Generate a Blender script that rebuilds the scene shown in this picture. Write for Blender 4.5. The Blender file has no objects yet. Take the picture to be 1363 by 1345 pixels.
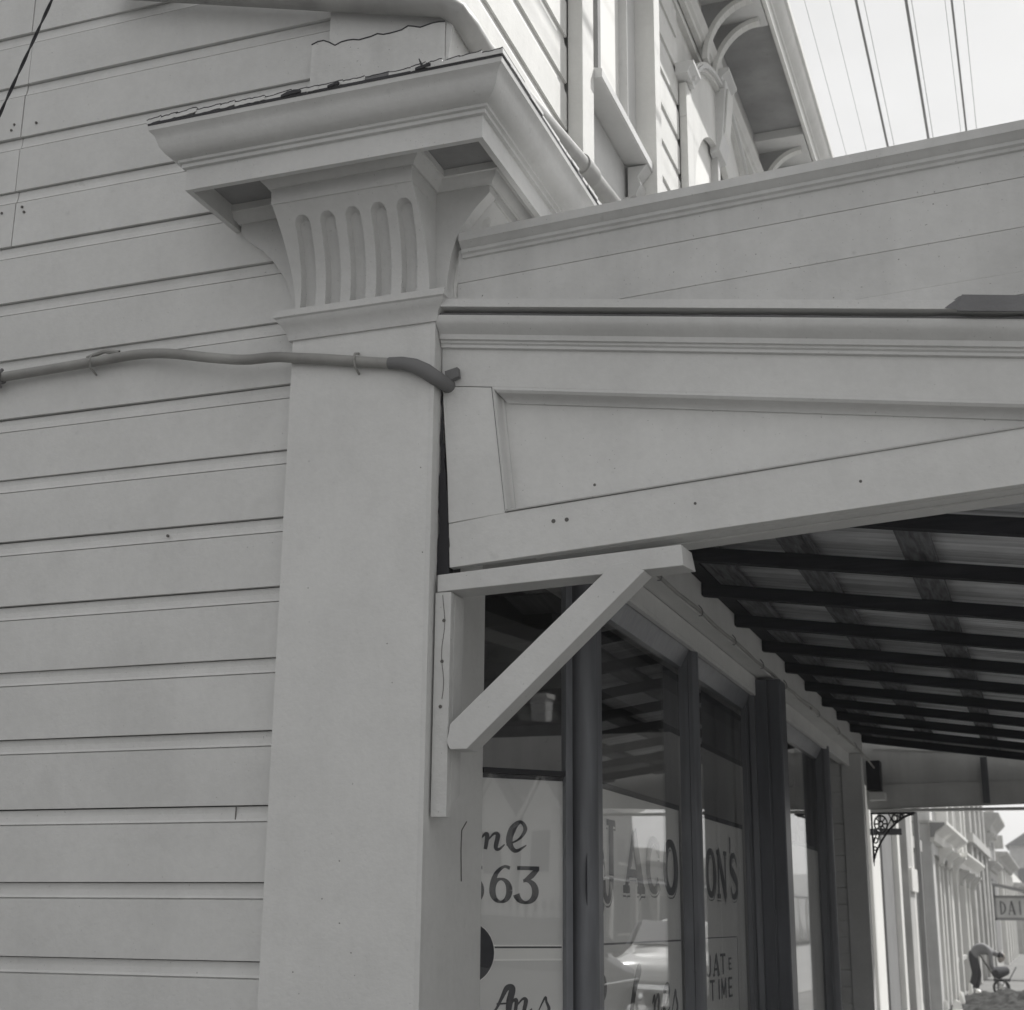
import bpy, bmesh, math, random
from mathutils import Vector, Matrix, noise
random.seed(7)
sc = bpy.context.scene
C = sc.collection
R = math.radians
G = 0.22                                    # ground level

# ---------------------------------------------------------------- camera
cam_d = bpy.data.cameras.new('camera'); cam = bpy.data.objects.new('camera', cam_d); C.objects.link(cam)
cam_d.sensor_fit = 'HORIZONTAL'; cam_d.sensor_width = 36.0; cam_d.lens = 36.0*1933/1363
cam_d.dof.use_dof = True; cam_d.dof.focus_distance = 4.4; cam_d.dof.aperture_fstop = 6.5
cam_d.clip_end = 3000; cam_d.clip_start = 0.05
fwd = Vector((-0.3283601, 0.90437137, 0.27256573)); up = Vector((0.08484847, -0.25915776, 0.96210082))
rgt = fwd.cross(up).normalized()
cam.matrix_world = Matrix(((rgt.x, up.x, -fwd.x, 1.506), (rgt.y, up.y, -fwd.y, -3.5), (rgt.z, up.z, -fwd.z, 1.55), (0, 0, 0, 1)))
sc.camera = cam

# ---------------------------------------------------------------- sky, sun, exposure
W = bpy.data.worlds.new('World'); sc.world = W; W.use_nodes = True
nt = W.node_tree; nt.nodes.clear(); N = nt.nodes.new; L = nt.links.new
sun_dir = Vector((0.34, 0.50, 0.80)).normalized()
SUN_EL = math.asin(sun_dir.z); SUN_AZ = math.atan2(sun_dir.x, sun_dir.y)
sky = N('ShaderNodeTexSky'); sky.sky_type = 'NISHITA'; sky.sun_disc = False
sky.sun_elevation = SUN_EL; sky.sun_rotation = SUN_AZ; sky.dust_density = 3.0
bw = N('ShaderNodeRGBToBW'); L(sky.outputs[0], bw.inputs[0])
tc = N('ShaderNodeTexCoord'); mp = N('ShaderNodeMapping'); mp.inputs['Scale'].default_value = (1, 1, 2.2)
L(tc.outputs['Generated'], mp.inputs[0])
nz = N('ShaderNodeTexNoise'); nz.inputs['Scale'].default_value = 2.6; nz.inputs['Detail'].default_value = 8; nz.inputs['Roughness'].default_value = 0.55
L(mp.outputs[0], nz.inputs['Vector'])
rp = N('ShaderNodeValToRGB'); rp.color_ramp.elements[0].position = 0.34; rp.color_ramp.elements[1].position = 0.62
rp.color_ramp.elements[0].color = (0.55, 0.55, 0.55, 1); rp.color_ramp.elements[1].color = (0.95, 0.95, 0.95, 1)
L(nz.outputs['Fac'], rp.inputs[0])
cl = N('ShaderNodeMath'); cl.operation = 'MULTIPLY'; cl.inputs[1].default_value = 7.5
nz2 = N('ShaderNodeTexNoise'); nz2.inputs['Scale'].default_value = 1.3; nz2.inputs['Detail'].default_value = 6
L(mp.outputs[0], nz2.inputs['Vector'])
mr = N('ShaderNodeMapRange'); mr.inputs['From Min'].default_value = 0.3; mr.inputs['From Max'].default_value = 0.7
mr.inputs['To Min'].default_value = 0.70; mr.inputs['To Max'].default_value = 1.08
L(nz2.outputs['Fac'], mr.inputs['Value']); L(mr.outputs[0], cl.inputs[0])
mx = N('ShaderNodeMix'); mx.data_type = 'FLOAT'
L(rp.outputs[0], mx.inputs['Factor']); L(bw.outputs[0], mx.inputs['A']); L(cl.outputs[0], mx.inputs['B'])
bg = N('ShaderNodeBackground'); bg.inputs['Strength'].default_value = 0.10
L(mx.outputs['Result'], bg.inputs['Color'])
wo = N('ShaderNodeOutputWorld'); L(bg.outputs[0], wo.inputs[0])
sd = bpy.data.lights.new('sun', 'SUN'); sd.energy = 4.9; sd.angle = R(0.6); sd.color = (1.0, 0.988, 0.965)
so = bpy.data.objects.new('sun', sd); C.objects.link(so); so.location = (10, 10, 20)
so.rotation_mode = 'QUATERNION'; so.rotation_quaternion = sun_dir.to_track_quat('Z', 'Y')
sc.view_settings.view_transform = 'Standard'; sc.view_settings.look = 'None'
sc.view_settings.exposure = 0.33; sc.view_settings.gamma = 1.0; sc.view_settings.use_curve_mapping = False

# ---------------------------------------------------------------- materials
def mat(name, col, rough=0.6, var=0.08, scale=3.0, bump=0.15, bscale=60, grain=None, spots=0.0, metallic=0.0, rnd=0.03, spec=0.35, streak=0.0, fleck=0.0):
    m = bpy.data.materials.new(name); m.use_nodes = True; t = m.node_tree; n = t.nodes; l = t.links
    b = n['Principled BSDF']; b.inputs['Roughness'].default_value = rough; b.inputs['Metallic'].default_value = metallic
    b.inputs['Specular IOR Level'].default_value = spec
    ge = n.new('ShaderNodeNewGeometry'); oi = n.new('ShaderNodeObjectInfo')
    map_ = n.new('ShaderNodeMapping'); l.new(ge.outputs['Position'], map_.inputs[0])
    a = n.new('ShaderNodeTexNoise'); a.inputs['Scale'].default_value = scale; a.inputs['Detail'].default_value = 6
    l.new(ge.outputs['Position'], a.inputs['Vector'])
    r = n.new('ShaderNodeMapRange'); r.inputs['From Min'].default_value = 0.3; r.inputs['From Max'].default_value = 0.7
    r.inputs['To Min'].default_value = 1-var; r.inputs['To Max'].default_value = 1+var*0.6
    l.new(a.outputs['Fac'], r.inputs['Value'])
    r2 = n.new('ShaderNodeMapRange'); r2.inputs['To Min'].default_value = 1-rnd; r2.inputs['To Max'].default_value = 1+rnd
    l.new(oi.outputs['Random'], r2.inputs['Value'])
    mm = n.new('ShaderNodeMath'); mm.operation = 'MULTIPLY'; l.new(r.outputs[0], mm.inputs[0]); l.new(r2.outputs[0], mm.inputs[1])
    last = mm.outputs[0]
    def mul(sock):
        nonlocal last
        k = n.new('ShaderNodeMath'); k.operation = 'MULTIPLY'; l.new(last, k.inputs[0]); l.new(sock, k.inputs[1]); last = k.outputs[0]
    if spots:
        v = n.new('ShaderNodeTexNoise'); v.inputs['Scale'].default_value = 22; v.inputs['Detail'].default_value = 3
        l.new(ge.outputs['Position'], v.inputs['Vector'])
        q = n.new('ShaderNodeMapRange'); q.inputs['From Min'].default_value = 0.70; q.inputs['From Max'].default_value = 0.80
        q.inputs['To Min'].default_value = 1.0; q.inputs['To Max'].default_value = 1-spots
        l.new(v.outputs['Fac'], q.inputs['Value']); mul(q.outputs[0])
    if streak:
        mp2 = n.new('ShaderNodeMapping'); mp2.inputs['Scale'].default_value = (9, 9, 0.7); l.new(ge.outputs['Position'], mp2.inputs[0])
        v = n.new('ShaderNodeTexNoise'); v.inputs['Scale'].default_value = 1.0; v.inputs['Detail'].default_value = 4
        l.new(mp2.outputs[0], v.inputs['Vector'])
        q = n.new('ShaderNodeMapRange'); q.inputs['From Min'].default_value = 0.45; q.inputs['From Max'].default_value = 0.75
        q.inputs['To Min'].default_value = 1.0; q.inputs['To Max'].default_value = 1-streak
        l.new(v.outputs['Fac'], q.inputs['Value']); mul(q.outputs[0])
    if fleck:
        for sc_, lo_, hi_, am in ((160, 0.735, 0.76, fleck), (9, 0.45, 0.75, 0.05*fleck/0.5), (45, 0.35, 0.7, 0.04)):
            v = n.new('ShaderNodeTexNoise'); v.inputs['Scale'].default_value = sc_; v.inputs['Detail'].default_value = 2 if sc_ > 100 else 5
            l.new(ge.outputs['Position'], v.inputs['Vector'])
            q = n.new('ShaderNodeMapRange'); q.inputs['From Min'].default_value = lo_; q.inputs['From Max'].default_value = hi_
            q.inputs['To Min'].default_value = 1.0; q.inputs['To Max'].default_value = 1-am
            l.new(v.outputs['Fac'], q.inputs['Value']); mul(q.outputs[0])
    if grain:
        mp3 = n.new('ShaderNodeMapping'); mp3.inputs['Scale'].default_value = grain[0]; l.new(ge.outputs['Position'], mp3.inputs[0])
        v = n.new('ShaderNodeTexNoise'); v.inputs['Scale'].default_value = 1.0; v.inputs['Detail'].default_value = 5; v.inputs['Distortion'].default_value = 0.6
        l.new(mp3.outputs[0], v.inputs['Vector'])
        q = n.new('ShaderNodeMapRange'); q.inputs['From Min'].default_value = 0.3; q.inputs['From Max'].default_value = 0.7
        q.inputs['To Min'].default_value = 1-grain[1]; q.inputs['To Max'].default_value = 1+grain[1]
        l.new(v.outputs['Fac'], q.inputs['Value']); mul(q.outputs[0])
    vm = n.new('ShaderNodeVectorMath'); vm.operation = 'SCALE'; vm.inputs[0].default_value = col; l.new(last, vm.inputs['Scale'])
    l.new(vm.outputs[0], b.inputs['Base Color'])
    if bump:
        bn = n.new('ShaderNodeTexNoise'); bn.inputs['Scale'].default_value = bscale; bn.inputs['Detail'].default_value = 4
        l.new(ge.outputs['Position'], bn.inputs['Vector'])
        bb = n.new('ShaderNodeBump'); bb.inputs['Strength'].default_value = bump; bb.inputs['Distance'].default_value = 0.004
        l.new(bn.outputs['Fac'], bb.inputs['Height']); l.new(bb.outputs[0], b.inputs['Normal'])
    return m

P = mat('cream_paint', (0.650, 0.650, 0.640), 0.55, var=0.05, spots=0.12, streak=0.035, bump=0.25, bscale=90, fleck=0.5)
P2 = mat('cream_paint_weathered', (0.62, 0.62, 0.61), 0.65, var=0.10, spots=0.3, streak=0.15, bump=0.5, fleck=0.7)
PT = mat('trim_paint', (0.620, 0.620, 0.612), 0.5, var=0.08, spots=0.14, bump=0.22, bscale=90, fleck=0.5)
PU = mat('upper_paint', (0.70, 0.697, 0.675), 0.6, var=0.07, spots=0.12, streak=0.08, bump=0.2, fleck=0.4)
PG = mat('grey_panel_paint', (0.60, 0.60, 0.592), 0.6, var=0.10, spots=0.2, streak=0.12, bump=0.3, fleck=0.7)
MUL = mat('mullion_paint', (0.16, 0.166, 0.18), 0.35, var=0.15, spots=0.3, grain=((30, 30, 3), 0.18), bump=0.15)
DARKW = mat('creosoted_timber', (0.022, 0.023, 0.028), 0.85, var=0.3, grain=((4, 60, 60), 0.35), bump=0.4, spec=0.15)
RAWW = mat('rough_sawn_timber', (0.12, 0.122, 0.13), 0.85, var=0.2, grain=((60, 6, 60), 0.6), bump=0.7, bscale=40, spec=0.15)
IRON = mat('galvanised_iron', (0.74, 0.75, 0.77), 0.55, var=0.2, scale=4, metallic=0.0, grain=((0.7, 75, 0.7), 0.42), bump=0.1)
IRONTOP = mat('low_bounce_iron_top', (0.17, 0.17, 0.172), 0.7, var=0.3)  # sheet tops darkened to cut the light bounced up to the eaves
SHADE = mat('shaded_soffit_paint', (0.30, 0.30, 0.30), 0.75, var=0.2, spots=0.4, streak=0.1, fleck=0.8)  # spotted paint darkened to stand for shade under cornice and eaves
LEAD = mat('lead_flashing', (0.16, 0.16, 0.165), 0.7, var=0.2, spots=0.4, bump=0.6)
FELT = mat('bitumen_felt', (0.05, 0.05, 0.055), 0.9, var=0.3, bump=0.8)
PIPE = mat('painted_pipe', (0.30, 0.298, 0.29), 0.5, var=0.2, scale=9, spots=0.3)
CABLE = mat('grey_conduit', (0.30, 0.297, 0.285), 0.5, var=0.25, scale=5, grain=((9, 9, 9), 0.12))
CABLED = mat('dark_rubber', (0.17, 0.17, 0.172), 0.7, var=0.2)
BLACK = mat('black_paint', (0.018, 0.018, 0.022), 0.5, var=0.2)
RUST = mat('nail_rust', (0.13, 0.125, 0.12), 0.9)
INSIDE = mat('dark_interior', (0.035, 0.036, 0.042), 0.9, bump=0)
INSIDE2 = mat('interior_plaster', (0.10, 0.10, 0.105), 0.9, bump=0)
SIGNP = mat('signwriting_ground', (0.62, 0.62, 0.61), 0.5, var=0.06, bump=0)
SIGNL = mat('signwriting_light', (0.88, 0.88, 0.86), 0.5, var=0.04, bump=0)
SIGND = mat('signwriting_dark', (0.022, 0.023, 0.03), 0.4, var=0.1, bump=0)
SIGNM = mat('signwriting_grey', (0.06, 0.06, 0.066), 0.4, var=0.1, bump=0)
WHITE = mat('white_paint', (0.75, 0.745, 0.72), 0.5, var=0.05)
MID = mat('mid_grey_paint', (0.24, 0.24, 0.24), 0.6, var=0.1)
SLATE = mat('slate_roof', (0.10, 0.10, 0.105), 0.7, var=0.3, grain=((2, 2, 20), 0.3))
STONE = mat('rendered_stone', (0.46, 0.457, 0.445), 0.8, var=0.15, spots=0.2, streak=0.15)
ASPH = mat('asphalt', (0.26, 0.26, 0.257), 0.9, var=0.2, scale=1.5, bump=0.5)
SIGNF = mat('signwriting_front_ground', (0.85, 0.85, 0.83), 0.5, var=0.06, bump=0)
TAR = mat('tar_seal', (0.06, 0.06, 0.062), 0.9, var=0.2, scale=1.5, bump=0.5)
PAVE = mat('concrete_paving', (0.15, 0.149, 0.145), 0.85, var=0.18, scale=2, spots=0.3)
KERB = mat('kerb_stone', (0.26, 0.258, 0.25), 0.85, var=0.2)
EARTH = mat('turned_earth', (0.035, 0.035, 0.034), 0.95, var=0.4, scale=9, bump=1.0, bscale=20)
LEAF = mat('dark_foliage', (0.04, 0.042, 0.038), 0.8, var=0.4, rnd=0.2, bump=0)
BARK = mat('bark', (0.10, 0.098, 0.09), 0.9, var=0.3)
HILL = mat('bush_hill', (0.09, 0.092, 0.09), 0.95, var=0.4, scale=0.02)
SKIN = mat('skin', (0.36, 0.33, 0.30), 0.6, bump=0)
CLOTH = mat('grey_shirt_cloth', (0.22, 0.22, 0.225), 0.9, var=0.15)
CLOTHD = mat('dark_trouser_cloth', (0.04, 0.04, 0.045), 0.9, var=0.2)
CARP = mat('car_paint_pale', (0.55, 0.55, 0.54), 0.12, var=0.02, bump=0, spec=0.6)
CARD = mat('car_paint_dark', (0.05, 0.052, 0.06), 0.12, var=0.02, bump=0, spec=0.6)
CHROME = mat('chrome', (0.8, 0.8, 0.8), 0.08, var=0.02, metallic=1.0, bump=0)
TYRE = mat('tyre_rubber', (0.02, 0.02, 0.02), 0.8, bump=0)
CURT = mat('white_blind', (0.80, 0.795, 0.77), 0.8, var=0.03, bump=0)

def glass_mat(name, tint, boost=1.0, f0=0.04):
    m = bpy.data.materials.new(name); m.use_nodes = True; t = m.node_tree; n = t.nodes; l = t.links; n.clear()
    ge = n.new('ShaderNodeNewGeometry'); dt = n.new('ShaderNodeVectorMath'); dt.operation = 'DOT_PRODUCT'
    l.new(ge.outputs['Incoming'], dt.inputs[0]); l.new(ge.outputs['Normal'], dt.inputs[1])
    def M(op, a, b=None):
        k = n.new('ShaderNodeMath'); k.operation = op
        for i, v in enumerate((a, b)):
            if v is None: continue
            if isinstance(v, (int, float)): k.inputs[i].default_value = v
            else: l.new(v, k.inputs[i])
        return k.outputs[0]
    c = M('ABSOLUTE', dt.outputs['Value']); q = M('POWER', M('SUBTRACT', 1.0, c), 5.0)
    fr = M('MULTIPLY', M('ADD', M('MULTIPLY', q, 1-f0), f0), boost)
    tr = n.new('ShaderNodeBsdfTransparent'); tr.inputs[0].default_value = (*tint, 1)
    gl = n.new('ShaderNodeBsdfGlossy'); gl.inputs['Roughness'].default_value = 0.004; gl.inputs['Color'].default_value = (1, 1, 1, 1)
    no = n.new('ShaderNodeTexNoise'); no.inputs['Scale'].default_value = 1.6; l.new(ge.outputs['Position'], no.inputs['Vector'])
    bb = n.new('ShaderNodeBump'); bb.inputs['Strength'].default_value = 0.05; bb.inputs['Distance'].default_value = 0.02
    l.new(no.outputs['Fac'], bb.inputs['Height']); l.new(bb.outputs[0], gl.inputs['Normal'])
    mx = n.new('ShaderNodeMixShader'); l.new(fr, mx.inputs[0]); l.new(tr.outputs[0], mx.inputs[1]); l.new(gl.outputs[0], mx.inputs[2])
    o = n.new('ShaderNodeOutputMaterial'); l.new(mx.outputs[0], o.inputs[0])
    return m
GLASS = glass_mat('window_glass', (0.99, 0.99, 0.99), 0.80, 0.08)

# ---------------------------------------------------------------- mesh helpers
class MB:
    def __init__(s): s.v = []; s.f = []; s.m = []
    def add(s, vs, fs, mi=0):
        o = len(s.v); s.v += [tuple(p) for p in vs]; s.f += [tuple(i+o for i in f) for f in fs]; s.m += [mi]*len(fs); return s
    def box(s, x0, x1, y0, y1, z0, z1, mi=0):
        v = [(x, y, z) for z in (z0, z1) for y in (y0, y1) for x in (x0, x1)]
        return s.add(v, [(0, 2, 3, 1), (4, 5, 7, 6), (0, 1, 5, 4), (2, 6, 7, 3), (0, 4, 6, 2), (1, 3, 7, 5)], mi)
    def hexa(s, a, b, mi=0):           # two matching rings (any n)
        n = len(a)
        return s.add(list(a)+list(b), [tuple(range(n))[::-1], tuple(range(n, 2*n))] + [(i, (i+1) % n, n+(i+1) % n, n+i) for i in range(n)], mi)
    def prism(s, poly, ax, d0, d1, mi=0):
        def pt(p, d):
            return {'x': (d, p[0], p[1]), 'y': (p[0], d, p[1]), 'z': (p[0], p[1], d)}[ax]
        return s.hexa([pt(p, d0) for p in poly], [pt(p, d1) for p in poly], mi)
    def bar(s, a, b, w, h, upv=(0, 0, 1), mi=0):   # rectangular bar from a to b, w across, h along up
        a = Vector(a); b = Vector(b); d = (b-a).normalized(); u = Vector(upv); sd = d.cross(u).normalized(); u = sd.cross(d)
        r = [sd*w/2+u*h/2, -sd*w/2+u*h/2, -sd*w/2-u*h/2, sd*w/2-u*h/2]
        return s.hexa([a+q for q in r], [b+q for q in r], mi)
    def sweep(s, path, prof, mi=0, closed_prof=True, side=1, closed=False):
        # path: xy points, prof: (offset outward, z); outward = right of travel * side
        n = len(path); rings = []
        for i, p in enumerate(path):
            p = Vector(p)
            a = (p-Vector(path[i-1])).normalized() if (i > 0 or closed) else None
            b = (Vector(path[(i+1) % n])-p).normalized() if (i < n-1 or closed) else None
            na = Vector((a.y, -a.x))*side if a else None; nb = Vector((b.y, -b.x))*side if b else None
            if na is None: m = nb
            elif nb is None: m = na
            else: m = (na+nb)/(1+na.dot(nb))
            rings.append([(p.x+m.x*o, p.y+m.y*o, z) for o, z in prof])
        k = len(prof); vs = [q for r in rings for q in r]; fs = []
        seg = n if closed else n-1
        for i in range(seg):
            j = (i+1) % n
            for t in range(k if closed_prof else k-1):
                u = (t+1) % k
                fs.append((i*k+t, i*k+u, j*k+u, j*k+t))
        if closed_prof and not closed: fs += [tuple(range(k))[::-1], tuple((n-1)*k+t for t in range(k))]
        return s.add(vs, fs, mi)
    def tube(s, pts, r, n=10, mi=0, cap=True):
        pts = [Vector(p) for p in pts]; rs = r if isinstance(r, (list, tuple)) else [r]*len(pts); vs = []; ref = None
        for i, p in enumerate(pts):
            d = (pts[min(i+1, len(pts)-1)]-pts[max(i-1, 0)]).normalized()
            if ref is None: ref = d.orthogonal().normalized()
            ref = (ref-d*ref.dot(d)).normalized(); o = d.cross(ref)
            vs += [p+(ref*math.cos(2*math.pi*k/n)+o*math.sin(2*math.pi*k/n))*rs[i] for k in range(n)]
        fs = [(i*n+k, i*n+(k+1) % n, (i+1)*n+(k+1) % n, (i+1)*n+k) for i in range(len(pts)-1) for k in range(n)]
        if cap: fs += [tuple(range(n))[::-1], tuple((len(pts)-1)*n+k for k in range(n))]
        return s.add(vs, fs, mi)
    def grid(s, fn, nu, nv, mi=0):
        vs = [fn(i/nu, j/nv) for j in range(nv+1) for i in range(nu+1)]
        return s.add(vs, [(j*(nu+1)+i, j*(nu+1)+i+1, (j+1)*(nu+1)+i+1, (j+1)*(nu+1)+i) for j in range(nv) for i in range(nu)], mi)
    def build(s, name, m, parent=None, smooth=False, bevel=0.0, loc=None):
        me = bpy.data.meshes.new(name); me.from_pydata(s.v, [], s.f)
        ms = m if isinstance(m, (list, tuple)) else [m]
        for q in ms: me.materials.append(q)
        if len(ms) > 1: me.polygons.foreach_set('material_index', s.m)
        bm = bmesh.new(); bm.from_mesh(me); bmesh.ops.recalc_face_normals(bm, faces=bm.faces); bm.to_mesh(me); bm.free()
        o = bpy.data.objects.new(name, me); C.objects.link(o)
        if smooth:
            for p in me.polygons: p.use_smooth = True
            try: me.set_sharp_from_angle(angle=R(35))
            except Exception: pass
        if bevel:
            b = o.modifiers.new('Bevel', 'BEVEL'); b.width = bevel; b.segments = 2; b.limit_method = 'ANGLE'; b.angle_limit = R(40)
        if parent is not None: o.parent = parent
        if loc: o.location = loc
        return o

def tag(o, label=None, cat=None, group=None, kind=None):
    if label: o['label'] = label
    if cat: o['category'] = cat
    if group: o['group'] = group
    if kind: o['kind'] = kind
    return o
def thing(name, label, cat, group=None, loc=(0, 0, 0)):
    o = bpy.data.objects.new(name, None); C.objects.link(o); o.empty_display_size = 0.1; o.location = loc
    return tag(o, label, cat, group)
def box(name, m, par, x0, x1, y0, y1, z0, z1, bevel=0.0): return MB().box(x0, x1, y0, y1, z0, z1).build(name, m, par, bevel=bevel)
def copy_tree(o, parent=None, loc=None):
    c = o.copy(); C.objects.link(c); c.parent = parent
    if loc is not None: c.location = loc
    for ch in list(o.children): copy_tree(ch, c)
    return c

# =============================================================== GROUND
tag(MB().box(-200, 400, -200, 600, G-1.6, G-0.135).build('ground', EARTH), kind='structure')
tag(MB().box(3.75, 13.5, -60, 220, G-0.133, G-0.12).build('road', ASPH), kind='structure')
tag(MB().box(-60, 3.75, -30, -6.6, G-0.133, G-0.122).build('side_road', TAR), kind='structure')
fp = MB(); fp.box(-0.3, 3.6, -5.0, 100, G-0.3, G-0.003); fp.box(-12, -0.304, -5.0, -0.02, G-0.3, G-0.004); fp = fp.build('pavement', PAVE)
tag(fp, kind='structure')
k = MB(); k.box(3.604, 3.746, -5.0, 100, G-0.3, G+0.004); k = tag(k.build('kerb', KERB, bevel=0.01), kind='structure')
fs_ = MB()                                         # paving flags near the shopfront
for j in range(40):
    for i in range(4):
        fs_.box(0.44+i*0.78, 0.44+i*0.78+0.77, -4.9+j*0.8, -4.9+j*0.8+0.79, G-0.02, G+random.uniform(0.0, 0.003))
o = fs_.build('paving_slab', PAVE, fp); o['kind'] = 'stuff'
tag(MB().box(13.5, 16.2, -60, 100, G-0.3, G+0.0).build('far_pavement', PAVE), kind='structure')

# =============================================================== CORNER SHOP BUILDING
B = thing('corner_shop', 'cream weatherboarded corner shop with fluted pilaster capital and signwritten windows', 'building')
BZ0, SP = 2.039, 0.2030
def wb_profile(h, sh=0.0):
    return [(-0.030, 0.0), (0.0, 0.0), (0.0, h-0.0470), (-0.0100, h-0.0462), (-0.0100, h-0.0436), (-0.0028, h-0.0428), (-0.0065, h-0.036), (-0.0095, h-0.020), (-0.0105, h-0.003), (-0.024, h-0.0012), (-0.030, h-0.0012)]
def wboard_side(x0, x1, z, h=SP, jx=0.0, sag=0.0):  # on the plane y=0.05 facing -y
    pr = wb_profile(h); n = 6; mb = MB(); ring = []
    for i in range(n+1):
        x = x0+(x1-x0)*i/n; dz = sag*math.sin(math.pi*i/n)
        ring.append([(x, 0.05+jx-o, z+zz+dz) for o, zz in pr])
    for i in range(n): 
        k = len(pr); mb.add(ring[i]+ring[i+1], [(t, (t+1) % k, k+(t+1) % k, k+t) for t in range(k)])
    mb.add(ring[0], [tuple(range(len(pr)))]); mb.add(ring[-1], [tuple(range(len(pr)))])
    return mb.build('weatherboard', P, B)
for i in range(-9, 22):
    z = BZ0+i*SP
    if i in (9, 10, 11, 12, 8):      # boards butted near the left edge
        xj = (-1.557, -1.560, -1.553, -1.562, -1.548)[i-9]
        wboard_side(-6, xj-0.0015, z, jx=random.uniform(-0.001, 0.0015), sag=random.uniform(-.002, .002))
        wboard_side(xj+0.0015, -0.03, z, jx=random.uniform(-0.001, 0.0015), sag=random.uniform(-.002, .002))
    elif i == -2:
        wboard_side(-6, -0.03, z)
        MB().tube([(-0.582, 0.0565, z+SP-0.040), (-0.5815, 0.0565, z+SP-0.004)], 0.0016, 5).build('butt_joint', RUST, B)
    else:
        wboard_side(-6, -0.03, z, jx=random.uniform(-0.001, 0.0012), sag=random.uniform(-.0025, .0025))
nl = MB()
for x, z in ((-1.60, 3.79), (-1.52, 3.80), (-1.60, 4.10), (-1.50, 4.11), (-1.59, 4.12), (-1.51, 3.78), (-0.86, 2.62)):
    nl.tube([(x, 0.051, z), (x, 0.046, z)], 0.0045, 7)
nl.build('nail_head', RUST, B)['kind'] = 'stuff'
# wall cores
box('wall_core', INSIDE2, B, -6, -0.08, 0.083, 0.20, G-0.1, 7.2)
box('wall_core', PU, B, -0.20, -0.030, 0.20, 7.15, 2.85, 6.6)
# facade weatherboards above the verandah (plane x = 0)
def wboard_front(y0, y1, z, h=SP, m=None):
    pr = wb_profile(h); mb = MB(); k = len(pr)
    mb.add([(0.0+o, y0, z+zz) for o, zz in pr]+[(0.0+o, y1, z+zz) for o, zz in pr], [(t, (t+1) % k, k+(t+1) % k, k+t) for t in range(k)]+[tuple(range(k)), tuple(range(k, 2*k))])
    return mb.build('weatherboard', m or PU, B)
zz0 = 4.447-SP*4
for i in range(0, 15):
    z = zz0+i*SP
    if z > 6.33: break
    h = min(SP, 6.36-z)
    wboard_front(0.045, 1.225, z)
    wboard_front(2.31, 3.16, z)
    wboard_front(4.94, 7.15, z)
    if z > 6.28: wboard_front(1.227, 2.308, z)
    if z > 6.2: wboard_front(3.162, 4.938, z, h)

# pilaster at the corner
pil = MB()
pil.box(-0.455, -0.008, 0.0, 0.046, G, 3.20)
pil.box(-0.4535, 0.0, 0.0, 0.43, G, 3.20)
pil = MB(); pil.prism([(-0.455, 0.06), (-0.452, 0.0), (-0.006, 0.0), (0.0, 0.006), (0.0, 0.424), (-0.455, 0.424)], 'z', G, 3.20)
pil = pil.build('corner_pilaster', P, B, bevel=0.0015)
MB().box(-0.475, 0.018, -0.02, 0.41, G, G+0.28).build('plinth', PT, pil, bevel=0.004)
MB().box(-0.013, 0.0012, -0.0012, 0.02, G+0.3, 3.165).build('corner_bead', P, pil, bevel=0.001)
mb = MB(); rr = random.Random(21)
for i in range(16):
    x = rr.uniform(-0.43, -0.02); z = rr.uniform(1.35, 2.9); a_ = rr.uniform(0.0008, 0.0020); mb.tube([(x, 0.0004, z), (x, -0.0005, z)], a_, 6)
mb.build('paint_pock', RUST, pil)['kind'] = 'stuff'
# neck moulding
nm = [(0.0, 3.163), (0.007, 3.163), (0.010, 3.176), (0.014, 3.188), (0.024, 3.204), (0.033, 3.214), (0.036, 3.222), (0.042, 3.226), (0.042, 3.246), (0.0, 3.252)]
MB().sweep([(-0.455, 0.06), (-0.455, 0.0), (0.0, 0.0), (0.0, 0.42)], nm).build('neck_moulding', PT, pil, smooth=True)
# fluted cove block, front
zb, zt = 3.245, 3.585
def cove(z):
    t = max(0, min(1, (z-zb)/(3.535-zb))); return -0.018-0.124*(t**2.1)
def flute(x, z, w=0.0235, depth=0.026, n=5, cs=None, zarch=3.503):
    for c in cs:
        c2 = c + 0.020*((z-zb)/(zarch-zb)) * 0.9
        zc = zarch-w
        d = abs(x-c2) if z < zc else math.hypot(x-c2, z-zc)
        if z <= zarch and d < w: 
            return depth*min(1.0, (1-(d/w)**4)*2.2)
    return 0.0
cs = [-0.400+0.0805*i for i in range(5)]
fb = MB()
def fbf(u, v):
    z = zb+(3.5345-zb)*v; x0 = -0.436-0.028*v; x1 = -0.012-0.008*v
    x = x0+(x1-x0)*u
    return (x, cove(z)+flute(x, z, cs=cs), z)
fb.grid(fbf, 210, 130)
pl = [cove(zb+(3.5345-zb)*j/16) for j in range(17)]
for sgn in (0, 1):
    def sd_(u, v, sgn=sgn):
        z = zb+(3.5345-zb)*v; x = (-0.436-0.028*v) if sgn == 0 else (-0.012-0.008*v)
        return (x, cove(z)+(0.09-cove(z))*u, z)
    fb.grid(sd_, 4, 24)
fblock = fb.build('fluted_block', PT, pil, smooth=True)
MB().box(-0.466, -0.0185, -0.147, 0.06, 3.5345, 3.600).build('block_cap', PT, pil, bevel=0.0015)
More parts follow.
